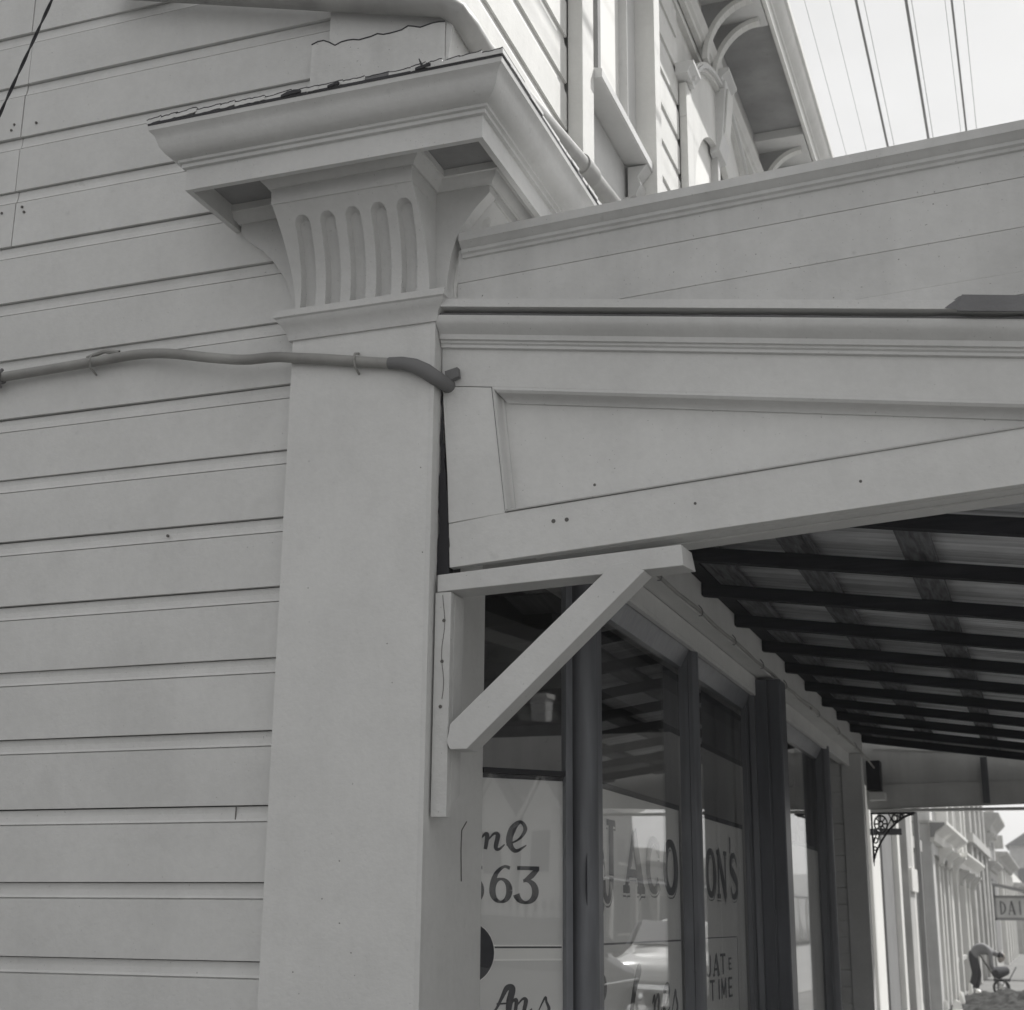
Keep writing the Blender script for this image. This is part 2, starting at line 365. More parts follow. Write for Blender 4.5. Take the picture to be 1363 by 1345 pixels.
# rear core of the capital with cove silhouettes left and right
lft = [(-0.462, 3.246), (-0.470, 3.30), (-0.492, 3.363), (-0.535, 3.43), (-0.585, 3.485), (-0.63, 3.52), (-0.655, 3.546), (-0.662, 3.56), (-0.662, 3.60)]
rgtp = [(0.018, 3.246), (0.020, 3.30), (0.028, 3.37), (0.048, 3.435), (0.078, 3.485), (0.112, 3.525), (0.141, 3.553), (0.147, 3.56), (0.147, 3.60)]
MB().prism(lft+[(-0.3, 3.60), (-0.3, 3.246)], 'y', 0.022, 0.0815).build('capital_core', PT, pil, bevel=0.001)
MB().prism([(-0.2, 3.246)]+rgtp+[(-0.2, 3.60)], 'y', 0.032, 0.080).build('capital_core', PT, pil, bevel=0.001)
# fluted cove on the street side of the capital
def sideprof(z):
    for (xa, za), (xb, zb_) in zip(rgtp, rgtp[1:]):
        if za <= z <= zb_: return xa+(xb-xa)*(z-za)/max(1e-6, zb_-za)
    return rgtp[-1][0]
sf = MB()
def sff(u, v):
    z = 3.246+(3.553-3.246)*v; y = 0.080+0.40*u
    d = 0.0
    for c in (0.128, 0.213, 0.298, 0.383):
        zc = 3.525-0.024; q = abs(y-c) if z < zc else math.hypot(y-c, (z-zc))
        if z <= 3.525 and q < 0.024: d = 0.020*min(1, (1-(q/0.024)**4)*2.2)
    return (sideprof(z)-d, y, z)
sf.grid(sff, 150, 110)
sf.build('fluted_block', PT, pil, smooth=True)
MB().box(0.0, 0.1475, 0.0805, 0.48, 3.5535, 3.600).build('block_cap', PT, pil, bevel=0.0015)
# bed moulding beneath the soffit
bedp = [(0.0, 3.582), (0.006, 3.582), (0.010, 3.590), (0.022, 3.600), (0.028, 3.612), (0.034, 3.614), (0.034, 3.636), (0.0, 3.636)]
MB().sweep([(-0.664, 0.05), (-0.664, 0.021), (-0.467, 0.021), (-0.467, -0.148), (-0.0175, -0.148), (-0.0175, 0.031), (0.149, 0.031), (0.149, 6.9)], bedp).build('bed_moulding', PT, pil, smooth=True)
# cornice
cor = MB()
corp = [(-0.018, 3.573), (0.0, 3.573), (0.0, 3.640), (0.010, 3.642), (0.010, 3.653), (0.018, 3.656), (0.019, 3.664), (0.030, 3.668), (0.048, 3.678), (0.060, 3.694), (0.066, 3.712), (0.072, 3.728), (0.084, 3.738), (0.086, 3.752), (-0.018, 3.765)]
cpath = [(-0.698, 0.05), (-0.698, -0.240), (0.228, -0.240), (0.228, 6.95)]
crn = cor.sweep(cpath, corp).build('cornice', PT, B, smooth=True)
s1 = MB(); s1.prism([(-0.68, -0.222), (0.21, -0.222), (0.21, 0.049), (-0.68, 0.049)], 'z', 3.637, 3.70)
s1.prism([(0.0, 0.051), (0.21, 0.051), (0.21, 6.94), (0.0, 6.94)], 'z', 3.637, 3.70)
s1.build('soffit_board', SHADE, crn)
MB().prism([(-0.70, -0.26), (0.25, -0.26), (0.25, 0.049), (-0.70, 0.049)], 'z', 3.762, 3.772).build('top_board', PT, crn)
# ragged lead and felt along the top edge of the cornice
fl = MB(); 
def ragged(path_fn, n, m, zoff, thick, seed, out=0.0, amp=0.006):
    mb = MB(); rr = random.Random(seed); pts = []
    for i in range(n+1):
        pts.append((path_fn(i/n), rr.uniform(-amp, amp), rr.uniform(-0.006, 0.006)))
    return pts
rr = random.Random(3); x = -0.787
while x < 0.315:
    ln = rr.uniform(0.035, 0.085); x1 = min(x+ln, 0.317); f = -0.328+rr.uniform(-0.003, 0.003); n = 6; up_ = []; lo = []
    g = rr.uniform(0.0, 0.003); slope = rr.uniform(0.001, 0.008)
    for i in range(n+1):
        xx = x+(x1-x)*i/n; lo.append((xx, 3.7572+g+slope*(i/n)**2+rr.uniform(-0.0012, 0.0012))); up_.append((xx, 3.7685+g+slope*i/n+rr.uniform(-0.0016, 0.0016)))
    MB().prism(lo+up_[::-1], 'y', f, -0.10).build('lead_strip', PT if rr.random() < 0.9 else LEAD, crn)
    MB().prism([(a, z+0.0004) for a, z in up_]+[(a, z+0.0022+rr.uniform(0, 0.0012)) for a, z in up_[::-1]], 'y', f-0.0006, -0.15).build('felt_edge', FELT, crn)
    x = x1-rr.uniform(-0.002, 0.004)
y = -0.33
while y < 3.2:
    ln = rr.uniform(0.05, 0.12); y1 = y+ln; f = 0.316+rr.uniform(-0.003, 0.003); g = rr.uniform(0.0, 0.003)
    lo = []; up_ = []
    for i in range(5):
        yy = y+(y1-y)*i/4; lo.append((yy, 3.7575+g+0.003*i/4+rr.uniform(-.001, .001))); up_.append((yy, 3.768+g+0.003*i/4+rr.uniform(-.0014, .0014)))
    MB().prism(lo+up_[::-1], 'x', 0.10, f).build('lead_strip', PT if rr.random() < 0.9 else LEAD, crn); y = y1-0.001
MB().prism([(-0.7825, -0.3275), (0.3145, -0.3275), (0.3145, 6.9), (0.0, 6.9), (0.0, 0.049), (-0.7825, 0.049)], 'z', 3.7515, 3.7605).build('felt_layer', FELT, crn)
rr = random.Random(8)
for (x, l_, h_) in ((0.065, .045, .003), (-0.345, .06, .005), (-0.20, .035, .002)):
    mb = MB(); lo = []; up_ = []
    for i in range(7): lo.append((x+l_*i/6, 3.758+rr.uniform(-.001, .001)+0.004*i/6)); up_.append((x+l_*i/6, 3.763+h_*math.sin(math.pi*i/6)+0.006*i/6+rr.uniform(-.001, .001)))
    mb.prism(lo+up_[::-1], 'y', -0.3325, -0.31).build('felt_curl', FELT, crn)
mb = MB(); mb.hexa([(0.082, -0.333, 3.765), (0.090, -0.333, 3.765), (0.088, -0.32, 3.766)], [(0.074, -0.332, 3.790), (0.0765, -0.332, 3.791), (0.076, -0.329, 3.790)]); mb.build('felt_curl', FELT, crn)
# upper corner board and flashing box standing on the cornice
MB().box(-0.392, 0.006, 0.022, 0.20, 4.128, 7.0).build('corner_board', P, B, bevel=0.002)
rr = random.Random(11); top = []; n = 22
for i in range(n+1):
    x = -0.438+0.448*i/n; top.append((x, 4.142+0.006*math.sin(i*1.3)+rr.uniform(-0.004, 0.004)-(0.010 if x > -0.36 else -0.004)))
fx = MB().prism([(-0.438, 3.74)]+top+[(0.012, 3.74)], 'y', -0.004, 0.18).build('flashing_box', P2, B, bevel=0.001)
mb = MB(); pts = [(x, -0.0045, z-0.002) for x, z in top]; mb.tube([Vector(p)+Vector((0, 0, 0.004)) for p in pts], 0.0022, 5); mb.build('cracked_edge', FELT, fx)
MB().prism([(0.012, 3.74), (0.030, 3.74), (0.020, 4.0), (0.030, 4.09), (0.034, 4.13), (0.012, 4.15)], 'y', 0.0, 0.17).build('torn_flap', P2, fx)

# parapet-level downpipe that rounds the corner
dp = thing('drain_pipe', 'fat painted drain pipe sloping along the sunlit upper wall and round the corner', 'pipe')
pp = [(-1.2, -0.02, 4.52), (-0.40, -0.02, 4.292), (-0.10, -0.022, 4.206), (0.010, -0.020, 4.176), (0.050, -0.005, 4.150), (0.066, 0.04, 4.128), (0.066, 0.15, 4.122), (0.066, 0.60, 4.180), (0.066, 1.20, 4.272)]
MB().tube(pp, 0.036, 20).build('pipe', PIPE, dp, smooth=True)
MB().tube([(0.066, 1.18, 4.269), (0.066, 1.32, 4.287)], 0.042, 20).build('collar', PIPE, dp, smooth=True)
MB().tube([(0.066, 1.32, 4.287), (0.066, 2.6, 4.44)], 0.035, 20).build('pipe', PIPE, dp, smooth=True)

# =============================================================== upper windows and eaves
w1 = MB(); w1.box(0.002, 0.062, 1.235, 1.385, 3.6, 5.95); 
wd = w1.build('upper_window', PU, B, bevel=0.002); wd['label'] = 'tall sash window with sill, nearest the corner'
MB().box(0.002, 0.112, 2.20, 2.305, 3.6, 5.95).build('casing', PU, wd, bevel=0.002)
MB().box(-0.028, 0.02, 2.06, 2.198, 4.80, 5.9).build('jamb', PT, wd, bevel=0.002)
MB().box(-0.025, 0.030, 1.388, 1.405, 4.80, 5.9).build('jamb', PU, wd)
MB().box(-0.022, 0.012, 1.62, 1.66, 4.83, 5.9).build('glazing_bar', MID, wd)
MB().box(-0.024, -0.020, 1.41, 2.06, 4.83, 5.9).build('pane', CURT, wd)
MB().prism([(-0.02, 4.770), (0.085, 4.755), (0.095, 4.757), (0.095, 4.797), (-0.02, 4.825)], 'y', 1.388, 2.198).build('sill', PT, wd, bevel=0.002)
MB().prism([(0.0, 4.60), (0.035, 4.61), (0.06, 4.66), (0.045, 4.70), (0.088, 4.75), (0.0, 4.75)], 'y', 2.11, 2.198).build('sill_bracket', PT, wd, bevel=0.002)
MB().box(-0.029, -0.015, 1.388, 2.198, 3.6, 4.765).build('apron_panel', PT, wd)
MB().box(-0.015, 0.012, 2.10, 2.125, 3.6, 4.60).build('moulding', PT, wd)
MB().box(-0.015, 0.022, 2.15, 2.198, 3.6, 4.60).build('moulding', PT, wd)
MB().box(-0.02, 0.09, 1.2, 2.33, 5.95, 6.06).build('head', PU, wd, bevel=0.003)
# arched window
w2 = MB(); w2.box(0.002, 0.042, 3.17, 3.30, 4.4, 5.60); wd2 = w2.build('upper_window', PU, B, bevel=0.002); wd2['label'] = 'segmental arched window with moulded hood and keystone'
YC = 4.05
MB().box(0.002, 0.042, 4.80, 4.93, 4.4, 5.60).build('casing', PU, wd2, bevel=0.002)
def cap(y0, y1, z0, z1, x1, name='hood_cap'):
    pr = [(0.0, z0), (x1*0.65, z0), (x1*0.7, z0+(z1-z0)*0.3), (x1*0.9, z0+(z1-z0)*0.6), (x1, z1-0.02), (x1, z1), (0, z1)]
    mb = MB(); mb.prism(pr, 'y', y0, y1); return mb.build(name, PT, wd2, bevel=0.001)
cap(3.10, 3.27, 5.81, 5.88, 0.10); cap(4.83, 5.0, 5.81, 5.88, 0.10)
zo_ = lambda y: 5.15+math.sqrt(1.1**2-(y-YC)**2)
zi_ = lambda y: 5.10+math.sqrt(max(0.0, 0.75**2-(y-YC)**2))
ys_ = [3.301+(4.799-3.301)*i/20 for i in range(21)]
mb = MB()
for a, b in zip(ys_, ys_[1:]): mb.prism([(a, zi_(a)), (b, zi_(b)), (b, zo_(b)-0.05), (a, zo_(a)-0.05)], 'x', 0.002, 0.039)
mb.build('arch_plate', PU, wd2)
MB().box(0.002, 0.041, 3.17, 3.30, 5.601, 5.80).build('arch_plate', PU, wd2); MB().box(0.002, 0.041, 4.80, 4.93, 5.601, 5.80).build('arch_plate', PU, wd2)
ys_ = [3.20+(4.90-3.20)*i/24 for i in range(25)]
for x1, a0, a1, m_ in ((0.068, -0.050, -0.030, PU), (0.088, -0.030, -0.008, PT), (0.075, -0.008, 0.012, PU)):
    mb = MB()
    for a, b in zip(ys_, ys_[1:]): mb.prism([(a, zo_(a)+a0), (b, zo_(b)+a0), (b, zo_(b)+a1-0.0005), (a, zo_(a)+a1-0.0005)], 'x', 0.0, x1)
    mb.build('hood_moulding', m_, wd2, smooth=True)
MB().box(-0.02, -0.012, 3.30, 4.80, 4.4, 5.90).build('pane', CURT, wd2)
MB().box(-0.011, 0.03, 4.02, 4.08, 4.4, 5.85).build('glazing_bar', PT, wd2)
cap(3.93, 4.17, 6.26, 6.33, 0.13)
MB().prism([(0.0, 5.80), (0.055, 5.82), (0.075, 5.90), (0.105, 6.26), (0.0, 6.26)], 'y', 3.95, 4.15).build('keystone', PT, wd2, bevel=0.002)
MB().prism([(0.077, 5.92), (0.088, 5.95), (0.115, 6.22), (0.103, 6.22)], 'y', 3.98, 4.12).build('keystone_face', PU, wd2, bevel=0.002)
# eaves
fr = [(0.0, 6.33), (0.030, 6.33), (0.034, 6.35), (0.050, 6.36), (0.054, 6.38), (0.070, 6.40), (0.072, 6.42), (0.03, 6.44), (0.03, 6.60), (0.0, 6.60)]
MB().sweep([(0.001, 0.02), (0.001, 7.2)], fr).build('frieze', PU, B, smooth=True)
MB().box(-0.6, 0.028, 0.03, 7.15, 6.602, 6.66).build('frieze_board', PT, B)
MB().box(-0.62, 0.365, -0.05, 7.3, 6.665, 6.70).build('eaves_soffit', SHADE, B)
for yy in (1.2, 3.45, 5.3):
    MB().box(0.03, 0.36, yy, yy+0.55, 6.60, 6.664).build('soffit_block', PT, B, bevel=0.004)
ev = [(0.0, 6.60), (0.022, 6.60), (0.024, 6.66), (0.034, 6.668), (0.034, 6.69), (0.052, 6.71), (0.075, 6.74), (0.082, 6.79), (0.098, 6.80), (0.10, 6.84), (0.0, 6.86)]
MB().sweep([(-0.7, -0.07), (0.366, -0.07), (0.366, 7.35)], ev).build('eaves_gutter', PU, B, smooth=True)
MB().prism([(-6, 6.87), (0.45, 6.87), (-2.9, 8.6), (-3.1, 8.6)], 'y', -0.1, 7.3).build('roof', SLATE, B)
def ebr(y):
    mb = MB(); n = 12
    for t0, rad in ((0.0, 0.0),):
        a = []; b = []
        for i in range(n+1):
            th = math.pi/2*i/n
            a.append((0.03+0.29*(1-math.cos(th)), 6.24+0.36*math.sin(th)))
            b.append((0.03+0.29*(1-math.cos(th))+0.030*math.cos(th), 6.24+0.36*math.sin(th)-0.030*math.sin(th)))
        for i in range(n): mb.prism([a[i], a[i+1], b[i+1], b[i]], 'y', y, y+0.055)
    o = mb.build('eaves_bracket', PU, B, bevel=0.002)
    mb = MB(); 
    for i in range(n): mb.prism([a[i], a[i+1], (0.03, a[i+1][1])] if i == 0 else [a[i], a[i+1], (0.03, a[i+1][1]), (0.03, a[i][1])], 'y', y+0.018, y+0.038)
    mb.build('web', SHADE, o)
    return o
for yy in (1.45, 1.68, 3.66, 3.89, 5.45, 5.70): ebr(yy)

# =============================================================== shopfront under the verandah
ZB = 2.60
br = MB().box(0.32, 0.39, 0.44, 6.43, ZB, 2.98).build('bressummer', PT, B, bevel=0.002)
MB().box(0.248, 0.3195, 0.70, 6.28, 2.531, 2.60).build('window_soffit', PT, B, bevel=0.002)
MB().box(0.300, 0.3194, 0.70, 6.28, 2.515, 2.5305).build('soffit_bead', PT, B, bevel=0.001)
MB().prism([(0.0, 0.40), (0.3195, 0.44), (0.3195, 0.70), (0.247, 0.70), (0.195, 0.64), (0.0, 0.445)], 'z', 2.532, 2.62).build('window_soffit', PT, B)
MB().prism([(0.235, 2.455), (0.262, 2.455), (0.285, 2.50), (0.300, 2.53), (0.235, 2.53)], 'y', 0.76, 5.2).build('window_head', MUL, B, smooth=True)
# return behind the pilaster and splayed window (runs along y = x + 0.42)
def spl(u, z, n=0.0):       # point on the splayed window: u along it from the pilaster, n outward
    q = math.sqrt(0.5); return (u*q+n*q, 0.42+u*q-n*q, z)
def splbox(mb, u0, u1, z0, z1, n0, n1, mi=0):
    a = [spl(u0, z0, n0), spl(u1, z0, n0), spl(u1, z1, n0), spl(u0, z1, n0)]; b = [spl(u0, z0, n1), spl(u1, z0, n1), spl(u1, z1, n1), spl(u0, z1, n1)]
    return mb.hexa(a, b, mi)
dw = MB(); splbox(dw, 0.002, 0.262, 1.945, 1.960, -0.014, 0.008); dw = dw.build('display_window', BLACK, B); dw['label'] = 'narrow splayed window lettered 63 beside the pilaster'
mb = MB(); splbox(mb, 0.0, 0.278, 0.7, 2.53, -0.004, 0.0); mb.build('pane', GLASS, dw)
mb = MB(); splbox(mb, 0.0, 0.262, 0.7, 1.932, -0.014, -0.010); pp_ = mb.build('painted_panel', SIGNP, dw)
mb = MB(); splbox(mb, 0.0, 0.262, 1.932, 1.9445, -0.016, -0.0095); mb.build('panel_edge', BLACK, dw)
mb = MB(); splbox(mb, 0.262, 0.285, 0.7, 2.53, -0.02, 0.012); mb.build('sash_stile', MUL, dw, bevel=0.003)
mb = MB(); splbox(mb, 0.0, 0.30, G, 0.698, -0.03, 0.02); mb.build('stall_riser', PT, dw)
# long front glazing on x = 0.25
def front_window(y0, y1, label):
    m = MB().box(0.236, 0.243, y0+0.004, y1-0.004, 1.927, 1.945).build('display_window', BLACK, B); m['label'] = label
    MB().box(0.246, 0.250, y0, y1, 0.7, 2.47).build('pane', GLASS, m)
    MB().box(0.236, 0.240, y0+0.004, y1-0.004, 0.7, 1.9268).build('painted_panel', SIGNF, m)
    MB().box(0.22, 0.27, y0, y1, 0.64, 0.7).build('sill', PT, m)
    MB().box(0.20, 0.25, y0, y1, G, 0.64).build('stall_riser', PT, m)
    return m
fw1 = front_window(0.745, 1.80, 'first long window lettered JACO between round corner post and mullion')
fw2 = front_window(1.88, 2.985, 'second long window lettered SON\'S before the dark post')
fw3 = front_window(3.16, 5.22, 'far long window beyond the dark post')
MB().tube([(0.222, 0.688, 0.2), (0.222, 0.688, 2.531)], 0.044, 28).build('round_corner_post', MUL, B, smooth=True)
MB().box(0.20, 0.262, 0.708, 0.7445, 0.7, 2.531).build('corner_stile', MUL, B, bevel=0.003)
def mullion(y, x1=0.318, w=0.08):
    poly = [(0.2505, y), (0.285, y), (0.288, y+0.006), (0.300, y+0.006), (0.303, y)]
    for i in range(9):
        a = -math.pi/2+math.pi*i/8; poly.append((x1-0.03+0.03*math.cos(a), y+w/2+(w/2)*math.sin(a)))
    poly += [(0.2505, y+w)]
    return MB().prism(poly, 'z', 0.7, 2.531).build('mullion', MUL, B, smooth=True)
mullion(1.80); mullion(5.22, 0.33)
# tall dark post assembly
MB().prism([(0.2505, 2.985), (0.272, 2.985), (0.272, 2.995), (0.282, 2.995), (0.290, 2.985), (0.315, 2.985), (0.315, 3.15), (0.2505, 3.15)], 'z', 0.7, 2.531).build('post_moulding', MUL, B, bevel=0.001)
MB().prism([(0.3155, 3.0), (0.365, 3.0), (0.367, 3.004), (0.375, 3.004), (0.377, 3.0), (0.425, 3.0), (0.43, 3.005), (0.43, 3.14), (0.3155, 3.14)], 'z', G, 2.585).build('shop_post', mat('post_paint', (0.10, 0.105, 0.118), 0.35, var=0.12, spots=0.2, grain=((30, 30, 2), 0.15)), B, bevel=0.001)
# splay back and far end of the shopfront
MB().prism([(0.25, 5.30), (0.16, 5.42), (0.15, 6.30), (0.10, 6.30), (0.10, 5.40), (0.22, 5.26)], 'z', G, 2.6).build('return_wall', MUL, B)
for i in range(24):
    z = G+0.02+i*0.1007
    MB().prism([(6.30, z), (6.30, z+0.092), (6.306, z+0.0955), (6.306, z+0.1), (6.33, z+0.1), (6.33, z)], 'x', 0.105, 0.262).build('lining_board', PT, B)
MB().box(0.262, 0.392, 6.29, 6.42, G, ZB-0.002).build('end_pilaster', PT, B, bevel=0.002)
MB().box(-0.2, 0.26, 6.335, 7.1, G, 2.9).build('end_wall', PT, B)
# thin conduit along the lower edge of the bressummer
cd = thing('thin_conduit', 'thin conduit clipped along the lower edge of the beam over the shop windows', 'pipe')
pts = [(0.3965, 0.60+0.2*i, ZB+0.008+0.004*math.sin(i*1.7)) for i in range(16)]
pts += [(0.405, 3.78, ZB+0.0), (0.43, 3.9, ZB-0.012), (0.44, 4.05, ZB-0.02)]
MB().tube(pts, 0.0065, 8).build('cable', CABLE, cd, smooth=True)
MB().tube([(0.3965, 4.15+0.2*i, ZB+0.008+0.003*math.sin(i*2.1)) for i in range(11)]+[(0.41, 6.5, ZB-0.02), (0.42, 6.8, ZB-0.05)], 0.0065, 8).build('cable', CABLE, cd, smooth=True)
for yy in (0.95, 1.55, 2.15, 2.75, 3.35, 4.4, 5.2, 6.0):
    MB().tube([(0.3905, yy, ZB+0.035), (0.402, yy, ZB+0.02), (0.406, yy, ZB+0.004), (0.400, yy, ZB-0.006), (0.3905, yy, ZB-0.005)], 0.002, 6).build('clip', LEAD, cd)

# ---- shop interior (dark room behind the glass)
it = thing('shop_interior', 'dark shop room seen through the upper part of the windows', 'room')
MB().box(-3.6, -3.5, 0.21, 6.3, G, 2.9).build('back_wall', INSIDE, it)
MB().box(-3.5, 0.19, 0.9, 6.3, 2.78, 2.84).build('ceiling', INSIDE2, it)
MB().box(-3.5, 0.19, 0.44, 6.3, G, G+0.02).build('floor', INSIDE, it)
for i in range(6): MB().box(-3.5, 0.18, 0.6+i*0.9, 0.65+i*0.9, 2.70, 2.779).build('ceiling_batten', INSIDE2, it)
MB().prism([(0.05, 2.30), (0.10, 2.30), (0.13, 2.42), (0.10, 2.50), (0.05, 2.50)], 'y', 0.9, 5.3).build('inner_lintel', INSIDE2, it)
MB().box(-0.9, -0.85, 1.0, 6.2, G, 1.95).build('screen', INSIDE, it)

# ---------------------------------------------------------------- signwriting
def ell(cx, cy, rx, ry, a0, a1, n=28, wt=0.16, wn=0.05, ph=0.0):
    pts = []; w = []
    for i in range(n+1):
        a = R(a0+(a1-a0)*i/n); pts.append((cx+rx*math.cos(a), cy+ry*math.sin(a))); w.append(wn+(wt-wn)*abs(math.cos(a-ph))**1.3)
    return pts, w
def line(x0, y0, x1, y1, w): return [(x0, y0), (x1, y1)], [w, w]
def spline(p, w, n=8):
    out = []; ow = []
    for i in range(len(p)-1):
        p0 = p[max(i-1, 0)]; p1 = p[i]; p2 = p[i+1]; p3 = p[min(i+2, len(p)-1)]
        for k in range(n):
            t = k/n; f = lambda a, b, c, d: 0.5*((2*b)+(-a+c)*t+(2*a-5*b+4*c-d)*t*t+(-a+3*b-3*c+d)*t**3)
            out.append((f(p0[0], p1[0], p2[0], p3[0]), f(p0[1], p1[1], p2[1], p3[1]))); ow.append(w[i]+(w[i+1]-w[i])*t)
    out.append(p[-1]); ow.append(w[-1]); return out, ow
GL = {
 'A': [line(0.10, 0.0, 0.52, 1.0, 0.10), line(0.52, 1.0, 0.90, 0.0, 0.24), line(0.22, 0.30, 0.76, 0.30, 0.08), line(-0.02, 0.025, 0.26, 0.025, 0.07), line(0.68, 0.025, 1.04, 0.025, 0.07)],
 'C': [ell(0.5, 0.5, 0.40, 0.46, 42, 318, wt=0.22, wn=0.09), line(0.82, 0.66, 0.82, 0.92, 0.07)],
 'O': [ell(0.5, 0.5, 0.38, 0.46, 0, 360, wt=0.24, wn=0.09)],
 'B': [line(0.22, 0, 0.22, 1, 0.22), ell(0.42, 0.74, 0.34, 0.23, 90, -90, wt=0.2, wn=0.08), ell(0.45, 0.27, 0.38, 0.25, 90, -90, wt=0.2, wn=0.08)],
 'J': [line(0.55, 0.16, 0.55, 1.0, 0.24), ell(0.30, 0.10, 0.25, 0.34, 0, -170, wt=0.2, wn=0.08), line(0.30, 0.97, 0.80, 0.97, 0.07)],
 'N': [line(0.14, 0, 0.14, 1, 0.09), line(0.14, 1, 0.84, 0, 0.24), line(0.84, 0, 0.84, 1, 0.09), line(0.0, 0.025, 0.30, 0.025, 0.06), line(0.0, 0.975, 0.2, 0.975, 0.06), line(0.70, 0.975, 0.98, 0.975, 0.06)],
 'S': [spline([(0.80, 0.80), (0.66, 0.94), (0.45, 0.965), (0.22, 0.86), (0.20, 0.66), (0.48, 0.52), (0.78, 0.36), (0.78, 0.14), (0.52, 0.03), (0.28, 0.06), (0.14, 0.24)], [0.05, 0.08, 0.09, 0.15, 0.20, 0.24, 0.20, 0.15, 0.09, 0.08, 0.05])],
 "'": [spline([(0.5, 1.22), (0.52, 1.08), (0.42, 0.92)], [0.20, 0.16, 0.03])],
 '6': [ell(0.5, 0.33, 0.33, 0.30, 0, 360, wt=0.24, wn=0.08), spline([(0.84, 0.92), (0.62, 0.96), (0.34, 0.80), (0.20, 0.55), (0.17, 0.33)], [0.13, 0.09, 0.15, 0.22, 0.24])],
 '5': [ell(0.42, 0.32, 0.36, 0.31, 115, -140, wt=0.24, wn=0.09), line(0.24, 0.5, 0.24, 0.95, 0.08), line(0.22, 0.92, 0.8, 0.92, 0.14)],
 '3': [line(0.10, 0.93, 0.92, 0.93, 0.13), spline([(0.88, 0.93), (0.64, 0.74), (0.40, 0.60)], [0.14, 0.20, 0.12]), ell(0.42, 0.31, 0.36, 0.29, 105, -165, wt=0.25, wn=0.09)],
 '2': [spline([(0.15, 0.75), (0.30, 0.95), (0.65, 0.95), (0.80, 0.70), (0.55, 0.40), (0.12, 0.06)], [0.14, 0.11, 0.15, 0.22, 0.15, 0.08]), line(0.12, 0.07, 0.88, 0.07, 0.15)],
 'U': [line(0.18, 0.35, 0.18, 1, 0.17), line(0.82, 0.35, 0.82, 1, 0.12), ell(0.5, 0.35, 0.32, 0.31, 180, 360, wt=0.15, wn=0.08)],
 'T': [line(0.5, 0, 0.5, 1, 0.17), line(0.08, 0.95, 0.92, 0.95, 0.10)],
 'E': [line(0.2, 0, 0.2, 1, 0.17), line(0.2, 0.95, 0.85, 0.95, 0.1), line(0.2, 0.5, 0.75, 0.5, 0.1), line(0.2, 0.05, 0.85, 0.05, 0.1)],
 'I': [line(0.5, 0, 0.5, 1, 0.18)],
 'M': [line(0.12, 0, 0.12, 1, 0.12), line(0.12, 1, 0.5, 0.2, 0.16), line(0.5, 0.2, 0.88, 1, 0.12), line(0.88, 0, 0.88, 1, 0.16)],
 'D': [line(0.2, 0, 0.2, 1, 0.18), ell(0.2, 0.5, 0.6, 0.44, 90, -90, wt=0.2, wn=0.1)],
 'R': [line(0.2, 0, 0.2, 1, 0.18), ell(0.45, 0.74, 0.34, 0.22, 90, -90, wt=0.18, wn=0.1), line(0.2, 0.96, 0.45, 0.96, 0.1), line(0.2, 0.52, 0.45, 0.52, 0.1), line(0.45, 0.5, 0.85, 0, 0.16)],
 'Y': [line(0.5, 0, 0.5, 0.5, 0.17), line(0.08, 1, 0.5, 0.48, 0.17), line(0.92, 1, 0.5, 0.48, 0.14)],
 '&': [spline([(0.75, 0.85), (0.45, 0.98), (0.22, 0.80), (0.45, 0.58), (0.65, 0.52), (0.35, 0.46), (0.15, 0.25), (0.40, 0.03), (0.80, 0.15)], [0.08, 0.1, 0.16, 0.12, 0.08, 0.12, 0.18, 0.12, 0.06])],
 'n_script': [spline([(-0.05, 0.45), (0.08, 0.62), (0.16, 0.55), (0.10, 0.0)], [0.04, 0.10, 0.16, 0.12]), spline([(0.14, 0.30), (0.40, 0.64), (0.55, 0.58), (0.48, 0.10), (0.60, 0.02), (0.80, 0.22)], [0.03, 0.08, 0.17, 0.15, 0.09, 0.04])],
 'e_script': [spline([(0.0, 0.20), (0.45, 0.42), (0.66, 0.75), (0.48, 0.98), (0.20, 0.72), (0.10, 0.30), (0.32, 0.02), (0.70, 0.22)], [0.04, 0.07, 0.14, 0.10, 0.24, 0.22, 0.12, 0.03])],
 'A_script': [spline([(0.0, 0.0), (0.25, 0.15), (0.45, 0.6), (0.62, 1.0), (0.80, 0.98), (0.72, 0.5), (0.70, 0.05), (0.9, 0.0)], [0.04, 0.06, 0.10, 0.16, 0.20, 0.22, 0.16, 0.05]), line(0.3, 0.4, 0.75, 0.42, 0.05)],
 'l_script': [spline([(0.0, -0.1), (0.25, 0.2), (0.45, 0.7), (0.62, 1.05), (0.55, 1.12), (0.38, 0.7), (0.22, 0.1), (0.1, -0.5)], [0.04, 0.05, 0.08, 0.10, 0.10, 0.13, 0.15, 0.10])],
 's_script': [spline([(0.0, 0.1), (0.35, 0.7), (0.42, 0.5), (0.55, 0.2), (0.4, 0.0), (0.2, 0.05)], [0.04, 0.10, 0.12, 0.16, 0.1, 0.06])],
}
